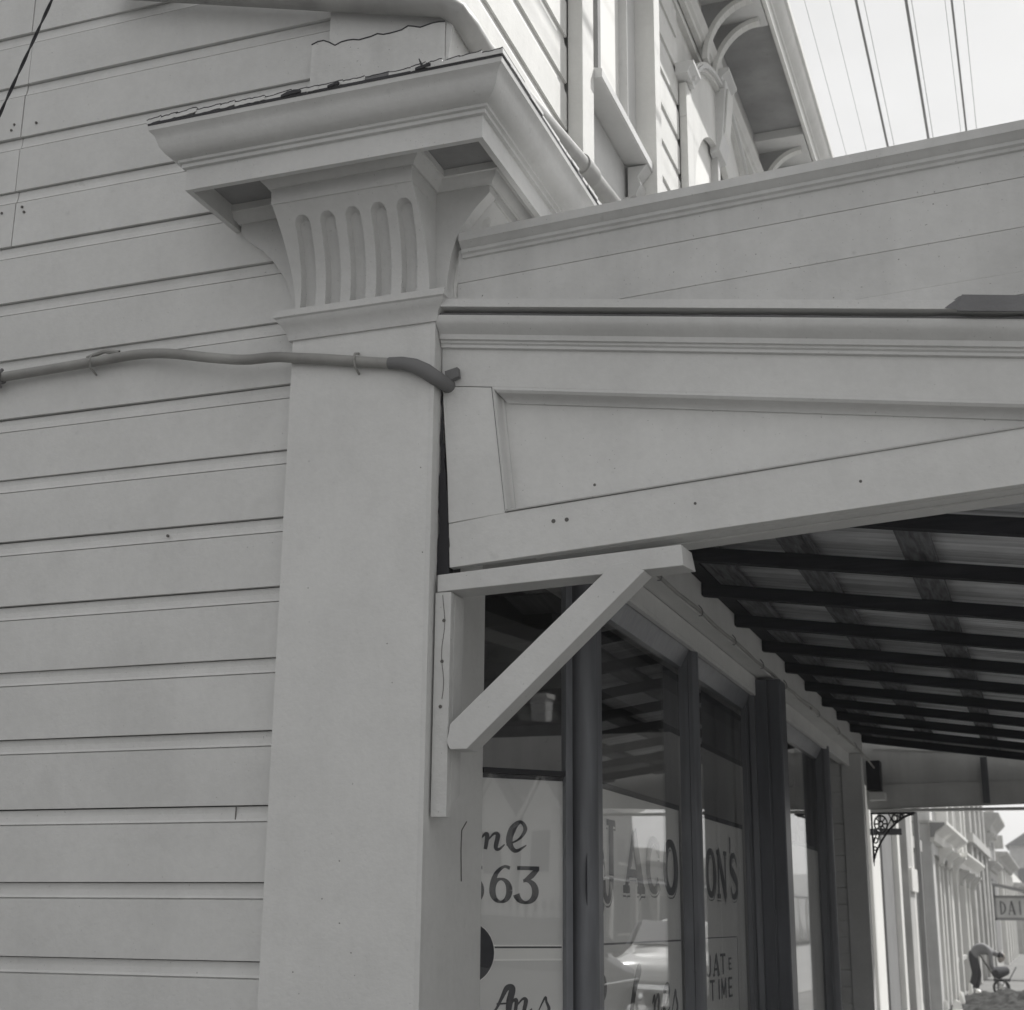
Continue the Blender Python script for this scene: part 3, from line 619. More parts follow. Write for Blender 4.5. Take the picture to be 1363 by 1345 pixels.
def glyph(ch, org, U, V, NRM, w, h, m, name, par, grow=0.0, t=0.0012, off=0.0, dx=0.0, dz=0.0):
    U = Vector(U); V = Vector(V); NRM = Vector(NRM); org = Vector(org)+NRM*off; mb = MB()
    for (pts, ws) in GL[ch]:
        P_ = [Vector((p[0]*w+dx, p[1]*h+dz)) for p in pts]; Lr = []
        for i, p in enumerate(P_):
            d = (P_[min(i+1, len(P_)-1)]-P_[max(i-1, 0)])
            if d.length < 1e-9: d = Vector((1, 0))
            d.normalize(); nn = Vector((-d.y, d.x)); hw = ws[i]*w/2+grow
            q = p.copy()
            if i == 0: q -= d*grow
            if i == len(P_)-1: q += d*grow
            Lr.append((q+nn*hw, q-nn*hw))
        n = len(Lr); vs = []
        for a, b in Lr:
            for q in (a, b): vs.append(org+U*q.x+V*q.y); vs.append(org+U*q.x+V*q.y+NRM*t)
        fs = []
        for i in range(n-1):
            k = i*4; fs += [(k, k+2, k+6, k+4), (k+1, k+5, k+7, k+3), (k, k+4, k+5, k+1), (k+2, k+3, k+7, k+6)]
        fs += [(0, 1, 3, 2), ((n-1)*4, (n-1)*4+2, (n-1)*4+3, (n-1)*4+1)]
        mb.add(vs, fs)
        org = org + NRM*0.00006
    return mb.build(name, m, par)
Z = (0, 0, 1); UY = (0, 1, 0); NX = (1, 0, 0)
def jac(ch, y, w, par, z=1.631, h=0.180, m=SIGND):
    org = (0.2402, y, z)
    glyph(ch, org, UY, Z, NX, w, h, SIGND, 'letter_shade', par, grow=0.007, t=0.0004, off=0.0, dx=0.010, dz=-0.008)
    glyph(ch, org, UY, Z, NX, w, h, SIGNL, 'letter_outline', par, grow=0.0105, t=0.0006, off=0.0009)
    glyph(ch, org, UY, Z, NX, w, h, m, 'letter', par, grow=0.0035, t=0.0006, off=0.0024)
jac('J', 0.80, 0.17, fw1, z=1.645, h=0.19); jac('A', 1.035, 0.24, fw1, h=0.182); jac('C', 1.315, 0.20, fw1, m=SIGNM); jac('O', 1.545, 0.21, fw1)
jac('S', 2.045, 0.15, fw2, m=SIGNM); jac('O', 2.215, 0.19, fw2); jac('N', 2.425, 0.19, fw2); jac("'", 2.645, 0.10, fw2, h=0.20); jac('S', 2.665, 0.19, fw2)
# badge with a 2, stripes and lower script on the first long window
mb = MB(); mb.prism([(0.735+0.10*math.cos(2*math.pi*i/32), 1.655+0.15*math.sin(2*math.pi*i/32)) for i in range(32)], 'x', 0.2402, 0.2410); mb.build('badge', SIGND, fw1)
glyph('2', (0.2412, 0.755, 1.62), UY, Z, NX, 0.075, 0.085, SIGNL, 'numeral', fw1)
MB().box(0.2402, 0.2408, 0.76, 1.79, 1.470, 1.476).build('painted_line', SIGNM, fw1)
MB().box(0.2402, 0.2408, 0.76, 1.79, 1.480, 1.4835).build('painted_line', SIGNL, fw1)
glyph('l_script', (0.2402, 1.06, 1.26), UY, Z, NX, 0.26, 0.12, SIGND, 'letter', fw1)
glyph('R', (0.2402, 0.70, 1.24), UY, Z, NX, 0.16, 0.15, SIGND, 'letter', fw1)
for i, ch in enumerate(('n_script', 'e_script', 's_script')): glyph(ch, (0.2402, 1.38+0.13*i, 1.235), UY, Z, NX, 0.14, 0.10, SIGND, 'letter', fw1)
# boxed small text on the second long window
for (y0, y1, z0, z1) in ((1.95, 2.80, 1.474, 1.478), (1.95, 2.80, 1.02, 1.024), (2.797, 2.802, 1.024, 1.474), (1.95, 1.955, 1.024, 1.474)):
    MB().box(0.2402, 0.2408, y0, y1, z0, z1).build('painted_line', SIGNM, fw2)
for ch, y in zip('UAT', (2.17, 2.31, 2.44)): glyph(ch, (0.2402, y, 1.335), UY, Z, NX, 0.115, 0.078, SIGND, 'letter', fw2)
glyph('E', (0.2402, 2.60, 1.350), UY, Z, NX, 0.075, 0.045, SIGNM, 'letter', fw2)
for ch, y in zip('TIME', (2.24, 2.36, 2.45, 2.58)): glyph(ch, (0.2402, y, 1.245), UY, Z, NX, 0.10, 0.075, SIGND, 'letter', fw2)
# lettering on the splayed window
q = math.sqrt(.5); US = (q, q, 0); NS = (q, -q, 0)
def sp_org(u, z): return spl(u, z, -0.0098)
def sgl(ch, u, z, w, h, m=SIGND): glyph(ch, sp_org(u, z), US, Z, NS, w, h, m, 'numeral' if ch.isdigit() else 'letter', dw, t=0.001)
sgl('5', -0.047, 1.586, 0.068, 0.104); sgl('6', 0.026, 1.586, 0.080, 0.104); sgl('3', 0.108, 1.586, 0.085, 0.104)
sgl('n_script', 0.008, 1.732, 0.085, 0.068, SIGNM); sgl('e_script', 0.082, 1.728, 0.090, 0.085)
sgl('A_script', 0.028, 1.290, 0.095, 0.068); sgl('n_script', 0.105, 1.290, 0.075, 0.060); sgl('s_script', 0.185, 1.290, 0.06, 0.060)
for z0, z1, m in ((1.4695, 1.4735, SIGNL), (1.4645, 1.469, SIGNM), (1.431, 1.436, SIGNL)):
    mb = MB(); splbox(mb, 0.045, 0.258, z0, z1, -0.0098, -0.0090); mb.build('painted_line', m, dw)
mb = MB(); splbox(mb, 0.045, 0.2585, 1.4362, 1.4643, -0.0099, -0.0096); mb.build('painted_line', mat('stripe_fill', (0.74, 0.74, 0.72), bump=0), dw)
mb = MB(); c = [spl(-0.035+0.082*math.cos(2*math.pi*i/36), 1.452+0.082*math.sin(2*math.pi*i/36), -0.0094) for i in range(36)]; d_ = [spl(-0.035+0.082*math.cos(2*math.pi*i/36), 1.452+0.082*math.sin(2*math.pi*i/36), -0.0086) for i in range(36)]
mb.hexa(c, d_); mb.build('badge', SIGND, dw)
sgl('2', -0.045, 1.415, 0.05, 0.07, SIGNL)
mb = MB(); mb.tube([spl(-0.035+0.083*math.cos(2*math.pi*i/36), 1.452+0.083*math.sin(2*math.pi*i/36), -0.0084) for i in range(37)], 0.0012, 5); mb.build('badge_rim', SIGNL, dw)

# =============================================================== VERANDAH
Vn = thing('street_verandah', 'street verandah with corrugated iron roof and boarded tapering end panel', 'verandah')
SL = -0.143
def roofz(x): return 2.727+SL*(x-0.39)          # underside of the purlins / top of the rafters
XF = 3.30
for i in range(11):
    y = 0.42+0.6*i
    MB().hexa([(0.391, y-0.020, roofz(0.391)-0.046), (0.391, y+0.020, roofz(0.391)-0.046), (0.391, y+0.020, roofz(0.391)), (0.391, y-0.020, roofz(0.391))],
              [(XF, y-0.020, roofz(XF)-0.046), (XF, y+0.020, roofz(XF)-0.046), (XF, y+0.020, roofz(XF)), (XF, y-0.020, roofz(XF))]).build('rafter', DARKW, Vn, bevel=0.002)
MB().hexa([(0.3915, 0.13, roofz(0.3915)+0.0012), (0.456, 0.13, roofz(0.456)+0.0012), (0.456, 0.13, roofz(0.456)+0.029), (0.3915, 0.13, roofz(0.3915)+0.029)], [(0.3915, 6.93, roofz(0.3915)+0.0012), (0.456, 6.93, roofz(0.456)+0.0012), (0.456, 6.93, roofz(0.456)+0.029), (0.3915, 6.93, roofz(0.3915)+0.029)]).build('wall_plate', DARKW, Vn)
for x in (0.51, 0.835, 1.21, 1.60, 2.0, 2.4, 2.8, 3.2):
    a = roofz(x-0.048)+0.0015; b = roofz(x+0.048)+0.0015; j = random.uniform(-.01, .01)
    MB().hexa([(x-0.048+j, 0.13, a), (x+0.048+j, 0.13, b), (x+0.048+j, 0.13, b+0.028), (x-0.048+j, 0.13, a+0.028)],
              [(x-0.048-j, 6.93, a), (x+0.048-j, 6.93, b), (x+0.048-j, 6.93, b+0.028), (x-0.048-j, 6.93, a+0.028)]).build('purlin', RAWW, Vn, bevel=0.002)
# corrugated sheets, corrugations running down the slope
yy = 0.096; k = 0
while yy < 6.9:
    y1 = min(yy+0.76, 6.93); mb = MB(); n = int((y1-yy)/0.0095); 
    dz = 0.001*(k % 2)
    pts = [(yy+(y1-yy)*i/n) for i in range(n+1)]
    for lay in (0,):
        vs = []; 
        for yv in pts:
            zo = 0.0125*math.sin(2*math.pi*yv/0.076)+0.0430+dz
            vs += [(0.335, yv, roofz(0.335)+zo), (XF+0.06, yv, roofz(XF+0.06)+zo)]
        mb.add(vs, [(2*i, 2*i+1, 2*i+3, 2*i+2) for i in range(n)])
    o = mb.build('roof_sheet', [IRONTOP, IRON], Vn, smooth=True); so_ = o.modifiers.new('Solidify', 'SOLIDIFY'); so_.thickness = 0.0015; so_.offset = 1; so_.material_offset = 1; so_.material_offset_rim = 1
    yy = y1; k += 1
# end panel facing the side street: frame, sunk panel, mouldings
def ztop(x): return 3.100+(-0.1455)*(x-0.006)
def zbot(x): return 2.459+0.0665*(x-0.038)
XE = 2.60
ep = MB()
def seg(x, z): return (x, z)
# stile + rails as separate boards
E0, E1 = 0.050, 0.078
endp = MB().prism([(0.005, 2.9865), (0.026, 2.72), (0.0325, 2.5845), (0.1975, 2.5995), (0.1535, 2.9655)], 'y', E0, E1)
endp = endp.build('end_panel', P, Vn, bevel=0.0012); endp['label'] = 'tapering boarded end panel with sunk centre'
def op_top(x): return 2.968+(-0.1463)*(x-0.154)
def op_bot(x): return 2.600+0.0735*(x-0.197)
MB().prism([(0.155, ztop(0.155)), (0.155, op_top(0.155)), (XE, op_top(XE)+0.09), (XE, ztop(XE))] if False else [(0.002, ztop(0.002)), (0.004, 2.9885), (0.155, 2.9675), (1.86, op_top(1.86)), (XE, ztop(XE)-0.012), (XE, ztop(XE))], 'y', E0, E1).build('top_rail', P, endp, bevel=0.001)
MB().prism([(0.038, 2.4592), (0.0330, 2.5825), (0.198, op_bot(0.198)), (1.86, op_bot(1.86)), (XE, ztop(XE)-0.014), (XE, zbot(XE))], 'y', E0+0.0007, E1).build('bottom_rail', P, endp, bevel=0.001)
MB().prism([(0.10, 3.05), (0.10, 2.52), (1.95, 2.60), (1.95, 2.85)], 'y', 0.092, 0.105).build('sunk_board', P, endp)
MB().tube([(0.1535, E0+0.001, 2.966), (0.1975, E0+0.001, 2.603)], 0.0013, 4).build('joint_line', LEAD, endp)
# mouldings round the sunk panel
def mould(a, b, inn, w=0.032):    # from a to b (x,z); inn = inward unit (x,z)
    ring = [(0.0, 0.0465), (0.006, 0.0455), (0.010, 0.050), (0.016, 0.058), (0.024, 0.066), (0.028, 0.070), (w, 0.072), (w, 0.0784), (0.0, 0.0784)]
    A = [(a[0]+inn[0]*o, y, a[1]+inn[1]*o) for o, y in ring]; Bq = [(b[0]+inn[0]*o, y, b[1]+inn[1]*o) for o, y in ring]
    return A, Bq, ring
def mould_obj(a, b, ia, ib, w=0.032):
    ring = [(0.0, 0.0465), (0.25, 0.0445), (0.45, 0.050), (0.50, 0.066), (0.60, 0.078), (0.80, 0.084), (1.0, 0.086), (1.0, 0.0915), (0.0, 0.0915)]
    A = [(a[0]+ia[0]*o*w, y, a[1]+ia[1]*o*w) for o, y in ring]; Bq = [(b[0]+ib[0]*o*w, y, b[1]+ib[1]*o*w) for o, y in ring]
    return MB().hexa(A, Bq).build('panel_moulding', PT, endp, smooth=True)
tl = (0.156, 2.966); bl = (0.199, 2.603); rt = (1.80, op_top(1.80)); rb = (1.80, op_bot(1.80))
mould_obj(tl, (1.80, rt[1]), (0.9, -1.08), (0, -1), 0.036)
mould_obj(tl, bl, (0.9, -1.08), (0.6, 0.75), 0.024)
mould_obj(bl, rb, (1.4, 0.85), (0, 0.8), 0.016)
# strips under the bottom rail
def strip(x0, x1, y0, y1, dz0, dz1, m, nm, cut=0.0):
    return MB().hexa([(x0+cut, y0, zbot(x0+cut)+dz0), (x0+cut, y1, zbot(x0+cut)+dz0), (x0, y1, zbot(x0)+dz1), (x0, y0, zbot(x0)+dz1)],
                     [(x1, y0, zbot(x1)+dz0), (x1, y1, zbot(x1)+dz0), (x1, y1, zbot(x1)+dz1), (x1, y0, zbot(x1)+dz1)]).build(nm, m, endp, bevel=0.001)
strip(0.245, XE, 0.0795, 0.130, -0.001, 0.05, PT, 'under_strip', 0.03)
strip(0.30, XE, 0.1315, 0.20, -0.006, 0.05, PT, 'under_strip')
strip(0.04, 1.5, 0.1065, 0.125, 0.06, 0.16, DARKW, 'backing_board')
# cornice moulding with drip along the top of the end panel
def ecor(x):
    z = 3.100+SL*(x-0.0)*1.015
    pr = [(0.050, 0.000), (0.040, 0.002), (0.040, 0.010), (0.034, 0.014), (0.034, 0.020), (0.026, 0.022), (0.024, 0.036), (0.012, 0.046), (0.000, 0.056), (-0.006, 0.066), (-0.008, 0.078), (-0.006, 0.082), (0.030, 0.083), (0.030, 0.101), (-0.020, 0.102), (-0.020, 0.126), (0.06, 0.140), (0.16, 0.14), (0.16, 0.0)]
    return [(x, y, z+dz) for y, dz in pr]
MB().hexa(ecor(0.003), ecor(3.35)).build('raking_cornice', PT, Vn, smooth=True)
rr = random.Random(5); pts = [0.01+0.045*i for i in range(66)]
lo = [(x, 3.1835+SL*1.015*x+rr.uniform(-0.0006, 0.0006)) for x in pts]; hi = [(x, 3.1895+SL*1.015*x+rr.uniform(-0.0022, 0.0022)*(1 if x > 0.7 else 0.3)) for x in pts]
MB().prism(lo+hi[::-1], 'y', -0.001, 0.0295).build('recess_shade_strip', LEAD, Vn)  # dark ragged strip standing for the shade in the cornice recess
zr = lambda x: 3.100+SL*1.015*x
MB().hexa([(1.375, -0.0215, zr(1.375)+0.104), (1.41, -0.014, zr(1.41)+0.138), (1.375, 0.045, zr(1.375)+0.139)], [(1.375+.03, -0.030, zr(1.405)+0.097), (1.425, -0.024, zr(1.425)+0.139), (1.40, 0.045, zr(1.40)+0.140)]).build('lead_flap', LEAD, Vn)
MB().hexa([(1.403, -0.031, zr(1.403)+0.093), (1.403, -0.024, zr(1.403)+0.093), (1.418, -0.008, zr(1.418)+0.139), (1.418, -0.024, zr(1.418)+0.139)], [(3.3, -0.031, zr(3.3)+0.093), (3.3, -0.024, zr(3.3)+0.093), (3.3, -0.008, zr(3.3)+0.118), (3.3, -0.024, zr(3.3)+0.118)]).build('lead_flap', LEAD, Vn, smooth=True)
# parapet of sloping boards with moulded capping
ps = 0.0445
def pz(x, z0): return z0+ps*(x-0.055)
def xleft(z):   # follows the cove of the capital
    return sideprof(min(z, 3.55))+0.012
seams = [3.10, 3.162, 3.2975, 3.434]
def clip_board(z0, z1):
    # polygon between the seam lines and above the raking cornice top
    zt = lambda x: 3.236+SL*1.015*x
    pts = []; n = 24; xs = [0.045+(3.25-0.045)*i/n for i in range(n+1)]
    lo = [(x, max(pz(x, z0), zt(x)-0.02)) for x in xs]; hi = [(x, pz(x, z1)) for x in xs]
    keep = [(l, h) for l, h in zip(lo, hi) if h[1] > l[1]+0.002]
    return [k[0] for k in keep]+[k[1] for k in keep][::-1]
for i, (za, zb_) in enumerate(((2.44, 2.5998), (2.6010, 2.7900), (2.7912, 2.9788), (2.98, 3.0398), (3.0402, 3.1593), (3.1605, 3.2960), (3.2972, 3.400))):
    pg = clip_board(za, zb_)
    if len(pg) > 3: MB().prism(pg, 'y', 0.0532-(0.0006 if i % 2 else 0)+0.0006*(i % 3), 0.078).build('parapet_board', PG, Vn, bevel=0.0008)
capf = [(0.052, -0.036), (0.046, -0.034), (0.044, -0.026), (0.036, -0.022), (0.036, -0.012), (0.028, -0.008), (0.022, 0.000), (0.014, 0.004), (0.014, 0.030), (0.06, 0.040), (0.11, 0.036), (0.11, -0.036)]
MB().hexa([(0.060, y, pz(0.060, 3.405)+dz) for y, dz in capf], [(3.3, y, pz(3.3, 3.405)+dz) for y, dz in capf]).build('parapet_capping', PG, Vn, smooth=True)
MB().prism([(0.02, 3.20), (0.055, 3.20), (0.062, 3.217), (0.02, 3.222)], 'y', 0.0, 0.05).build('lead_plug', LEAD, Vn)
# front fascia and posts of the verandah
MB().prism([(XF+0.002, roofz(XF)-0.16), (XF+0.042, roofz(XF)-0.16), (XF+0.042, roofz(XF)+0.11), (XF+0.002, roofz(XF)+0.11)], 'y', 0.03, 7.0).build('front_fascia', PT, Vn, bevel=0.002)
for y in (0.35, 3.5, 6.7):
    MB().tube([(3.2, y, G), (3.2, y, G+0.3), (3.2, y, G+0.32), (3.2, y, 1.9), (3.2, y, 2.19)], [0.065, 0.065, 0.045, 0.042, 0.042], 14).build('verandah_post', PT, Vn, smooth=True)
# far end panel seen from behind
MB().prism([(0.265, 2.450), (XF, 2.475), (XF, 2.50), (XF, 2.62), (0.265, 3.04)], 'y', 7.0, 7.03).build('far_end_panel', PG, Vn)
MB().prism([(0.34, 2.284), (XF, 2.345), (XF, 2.4735), (0.34, 2.4495)], 'y', 6.975, 7.03).build('far_bottom_rail', PG, Vn, bevel=0.002)
MB().prism([(0.40, 2.70), (XF, 2.50), (XF, 2.51), (0.40, 2.71)], 'y', 6.99, 6.9995).build('far_trim', PT, Vn)
MB().box(0.36, 3.3, 6.96, 7.04, 2.266, 2.283).build('far_bead', PT, Vn)
MB().box(1.11, 1.155, 6.955, 6.972, 2.31, 2.62).build('purlin_shadow_bar', MUL, Vn)  # thin dark bar standing for a purlin's shadow on the far panel
mb = MB().box(0.365, 0.458, 6.80, 6.93, 2.40, 2.60).build('junction_box', BLACK, Vn, bevel=0.004)
MB().box(0.375, 0.48, 6.80, 6.93, 2.335, 2.385).build('box_shelf', PT, Vn)
# cast iron lace bracket
lace = MB()
def flat_ring(cx, cz, r, t=0.007, n=20): lace.tube([(cx+r*math.cos(2*math.pi*i/n), 6.99, cz+r*math.sin(2*math.pi*i/n)) for i in range(n+1)], t, 6, cap=False)
lace.box(0.394, 0.408, 6.98, 7.0, 1.93, 2.262)
lace.box(0.394, 0.78, 6.98, 7.0, 2.250, 2.263)
cur = [(0.41+0.36*(1-math.cos(t)), 1.95+0.31*math.sin(t)) for t in [math.pi/2*i/14 for i in range(15)]]
cur = [(0.405+0.36*(i/14)**1.25, 1.95+0.30*(1-(1-i/14)**1.6)) for i in range(15)]
lace.tube([(x, 6.99, z) for x, z in cur], 0.009, 6)
flat_ring(0.478, 2.185, 0.056); flat_ring(0.478, 2.185, 0.018); flat_ring(0.600, 2.222, 0.022); flat_ring(0.66, 2.236, 0.012); flat_ring(0.425, 2.075, 0.018, 0.005); flat_ring(0.418, 2.02, 0.012, 0.005)
for i in range(8):
    a = i*math.pi/4; lace.tube([(0.478+0.018*math.cos(a), 6.99, 2.185+0.018*math.sin(a)), (0.478+0.056*math.cos(a), 6.99, 2.185+0.056*math.sin(a))], 0.0055, 6)
lace.tube([(0.401, 6.99, 1.96), (0.401, 6.99, 1.90)], [0.010, 0.002], 8)
for p, q_ in (((0.53, 2.16), (0.59, 2.25)), ((0.55, 2.25), (0.60, 2.17)), ((0.44, 2.13), (0.41, 2.06)), ((0.46, 2.12), (0.44, 2.06)), ((0.62, 2.25), (0.65, 2.21))):
    lace.tube([(p[0], 6.99, p[1]), (q_[0], 6.99, q_[1])], 0.005, 6)
lace.v = [(0.358+(x-0.394)*0.78, y, z) for x, y, z in lace.v]
lc = lace.build('lace_bracket', BLACK); tag(lc, 'dark cast iron lace bracket under the far end of the verandah', 'bracket')

MB().box(-0.0295, 0.300, 0.445, 6.95, 2.621, 3.575).build('frieze_wall', PT, B)
MB().box(0.3005, 0.3195, 0.445, 6.43, 2.70, 3.0).build('blocking', DARKW, B)
MB().box(0.003, 0.389, 0.132, 0.438, 2.80, 2.82).build('light_block_board', DARKW, Vn)  # added to stop sun leaking in and keep the gap dark
# ---- knee bracket carrying the end panel
kb = thing('knee_bracket', 'painted timber knee bracket propping the end panel off the pilaster', 'bracket')
MB().hexa([(0.012, 0.030, 2.389), (0.012, 0.128, 2.389), (0.012, 0.128, 2.4360), (0.012, 0.030, 2.4360)], [(0.690, 0.030, 2.413), (0.700, 0.128, 2.417), (0.690, 0.128, 2.4700), (0.685, 0.030, 2.4690)]).build('arm', PT, kb, bevel=0.002)
MB().prism([(0.006, 1.795), (0.050, 1.795), (0.052, 2.388), (0.006, 2.388)], 'y', 0.032, 0.058).build('post', P2, kb, bevel=0.002)
MB().hexa([(0.006, 0.060, 1.815), (0.050, 0.060, 1.815), (0.050, 0.128, 1.86), (0.006, 0.128, 1.86)], [(0.006, 0.060, 2.3875), (0.052, 0.060, 2.3875), (0.052, 0.128, 2.3875), (0.006, 0.128, 2.3875)]).build('post', P2, kb, bevel=0.002)
MB().prism([(0.052, 1.985), (0.061, 1.966), (0.108, 1.966), (0.590, 2.405), (0.572, 2.4115), (0.545, 2.433), (0.505, 2.4275), (0.060, 2.032)], 'y', 0.022, 0.100).build('brace', PT, kb, bevel=0.002)
mb = MB()
for p in ((0.030, 2.20), (0.028, 2.08), (0.033, 2.31)): mb.tube([(p[0], 0.0325, p[1]), (p[0], 0.0305, p[1])], 0.005, 7)
mb.build('nail_head', RUST, kb)['kind'] = 'stuff'
mb = MB(); cr = [(0.032+0.004*math.sin(i*0.9), 0.0312, 2.10+0.28*i/12) for i in range(13)]; mb.tube(cr, 0.0009, 4); mb.build('timber_crack', RUST, kb)
# black pieces standing for shade in the gap between pilaster and end panel
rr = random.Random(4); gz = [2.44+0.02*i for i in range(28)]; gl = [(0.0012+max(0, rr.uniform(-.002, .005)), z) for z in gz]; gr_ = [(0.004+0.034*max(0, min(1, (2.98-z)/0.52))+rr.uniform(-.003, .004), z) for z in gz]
MB().prism(gl+gr_[::-1], 'y', 0.0495, 0.0496+0.001).build('gap_shade_sheet', BLACK, Vn)
MB().box(0.002, 0.034, 0.085, 0.14, 2.44, 3.0).build('gap_shade_block', BLACK, Vn)

# =============================================================== conduit across the siding
cb = thing('wall_conduit', 'sagging grey conduit clipped across weatherboards and pilaster', 'pipe')
raw = [(-1.62, 0.022, 3.183), (-1.5, 0.022, 3.187), (-1.32, 0.024, 3.192), (-1.15, 0.022, 3.196), (-1.0, 0.018, 3.198), (-0.87, 0.0, 3.178), (-0.72, -0.010, 3.142), (-0.60, -0.016, 3.118), (-0.50, -0.018, 3.113), (-0.42, -0.018, 3.100), (-0.33, -0.018, 3.085), (-0.22, -0.018, 3.064), (-0.12, -0.018, 3.046)]
sm, _w = spline([(a, c_) for a, b_, c_ in raw], [0]*len(raw), 5)
ys, _w = spline([(a, b_) for a, b_, c_ in raw], [0]*len(raw), 5)
MB().tube([(a[0], b_[1], a[1]) for a, b_ in zip(sm, ys)], 0.0155, 14).build('pipe', CABLE, cb, smooth=True)
MB().tube([(-0.13, -0.018, 3.048), (-0.09, -0.020, 3.042), (-0.05, -0.024, 3.028), (-0.015, -0.022, 3.008), (0.006, -0.010, 2.992), (0.020, 0.012, 2.985), (0.024, 0.055, 2.985)], [0.017, 0.019, 0.021, 0.022, 0.022, 0.021, 0.021], 14).build('rubber_sleeve', CABLED, cb, smooth=True)
MB().prism([(0.026, 2.990), (0.062, 3.003), (0.058, 3.030), (0.020, 3.022)], 'y', 0.028, 0.048).build('wedge', CABLED, cb)
MB().tube([(-1.80, 0.022, 3.170), (-1.56, 0.022, 3.178), (-1.50, 0.022, 3.184)], 0.020, 12).build('rubber_sleeve', CABLED, cb, smooth=True)
MB().tube([(-1.505, 0.022, 3.150), (-1.500, 0.0, 3.186), (-1.505, 0.022, 3.212)], 0.006, 8).build('clip', LEAD, cb)
for x, yb, z in ((-1.165, 0.024, 3.194), (-0.235, -0.018, 3.067)):
    MB().tube([(x, 0.046 if x < -.5 else -0.001, z+0.030), (x, yb-0.008, z+0.020), (x+0.002, yb-0.019, z), (x+0.003, yb-0.008, z-0.022), (x+0.004, 0.046 if x < -.5 else -0.001, z-0.034)], 0.0035, 8).build('clip', CABLE, cb, smooth=True)
MB().tube([(-1.19, 0.03, 3.216), (-1.12, 0.02, 3.226), (-1.07, 0.024, 3.216), (-1.09, 0.03, 3.210), (-1.17, 0.028, 3.208)], [0.006, 0.008, 0.008, 0.006, 0.004], 8).build('spare_tail', CABLE, cb, smooth=True)
# crack and nail marks on the pilaster side
mb = MB(); mb.tube([(0.0016, 0.30, 1.80), (0.0016, 0.265, 1.775), (0.0016, 0.262, 1.72), (0.0016, 0.268, 1.64)], 0.0016, 5)
mb.build('paint_crack', RUST, pil)
mb = MB()
for x, z in ((0.335, 2.565), (0.372, 2.566), (0.72, 2.58), (0.45, 2.655), (1.14, 2.60)): mb.tube([(x, 0.0508, z), (x, 0.0498, z)], 0.006 if x < .4 else 0.004, 8)
mb.build('nail_head', RUST, endp)['kind'] = 'stuff'
# black drop wire top left
w = MB()
A0 = Vector((-1.33, -0.4, 3.66)); A1 = Vector((-1.02, -0.4, 4.43))
for ph in (0, math.pi):
    w.tube([A0.lerp(A1, i/60)+Vector((math.cos(i*0.5+ph)*0.0025, math.sin(i*0.5+ph)*0.0025, 0)) for i in range(61)], 0.0028, 6)
tag(w.build('drop_wire', BLACK, None, smooth=True), 'twisted black drop wire crossing in front of the weatherboards', 'cable')

# =============================================================== overhead wires
WZ = 6.8
wires = [(0.842, 0.0085, 'thick overhead line nearest the eaves'), (1.118, 0.0095, 'thick overhead line in the middle of the sky'), (1.381, 0.007, 'thick overhead line farthest from the eaves'),
         (0.57, 0.0014, 'hair-thin overhead wire skimming the eaves gutter'), (0.715, 0.0014, 'hair-thin overhead wire left of the thick lines'), (0.90, 0.0018, 'faint overhead wire just right of the first thick line'),
         (1.155, 0.002, 'thin overhead wire hugging the middle thick line'), (1.335, 0.0015, 'faint overhead wire just left of the right thick line'), (1.445, 0.0018, 'faint overhead wire at far right of the sky')]
for j, (x, r_, lb) in enumerate(wires):
    pts = []
    for i in range(61):
        y = -12+i*1.0; t = (y+12)/60; pts.append((x+0.012*math.sin(t*3+j), y, WZ+0.9*(2*t-0.75)**2*0.35-0.02))
    tag(MB().tube(pts, r_, 6).build('overhead_wire', MID, None, smooth=True), lb, 'wire', 'overhead wires along the street')

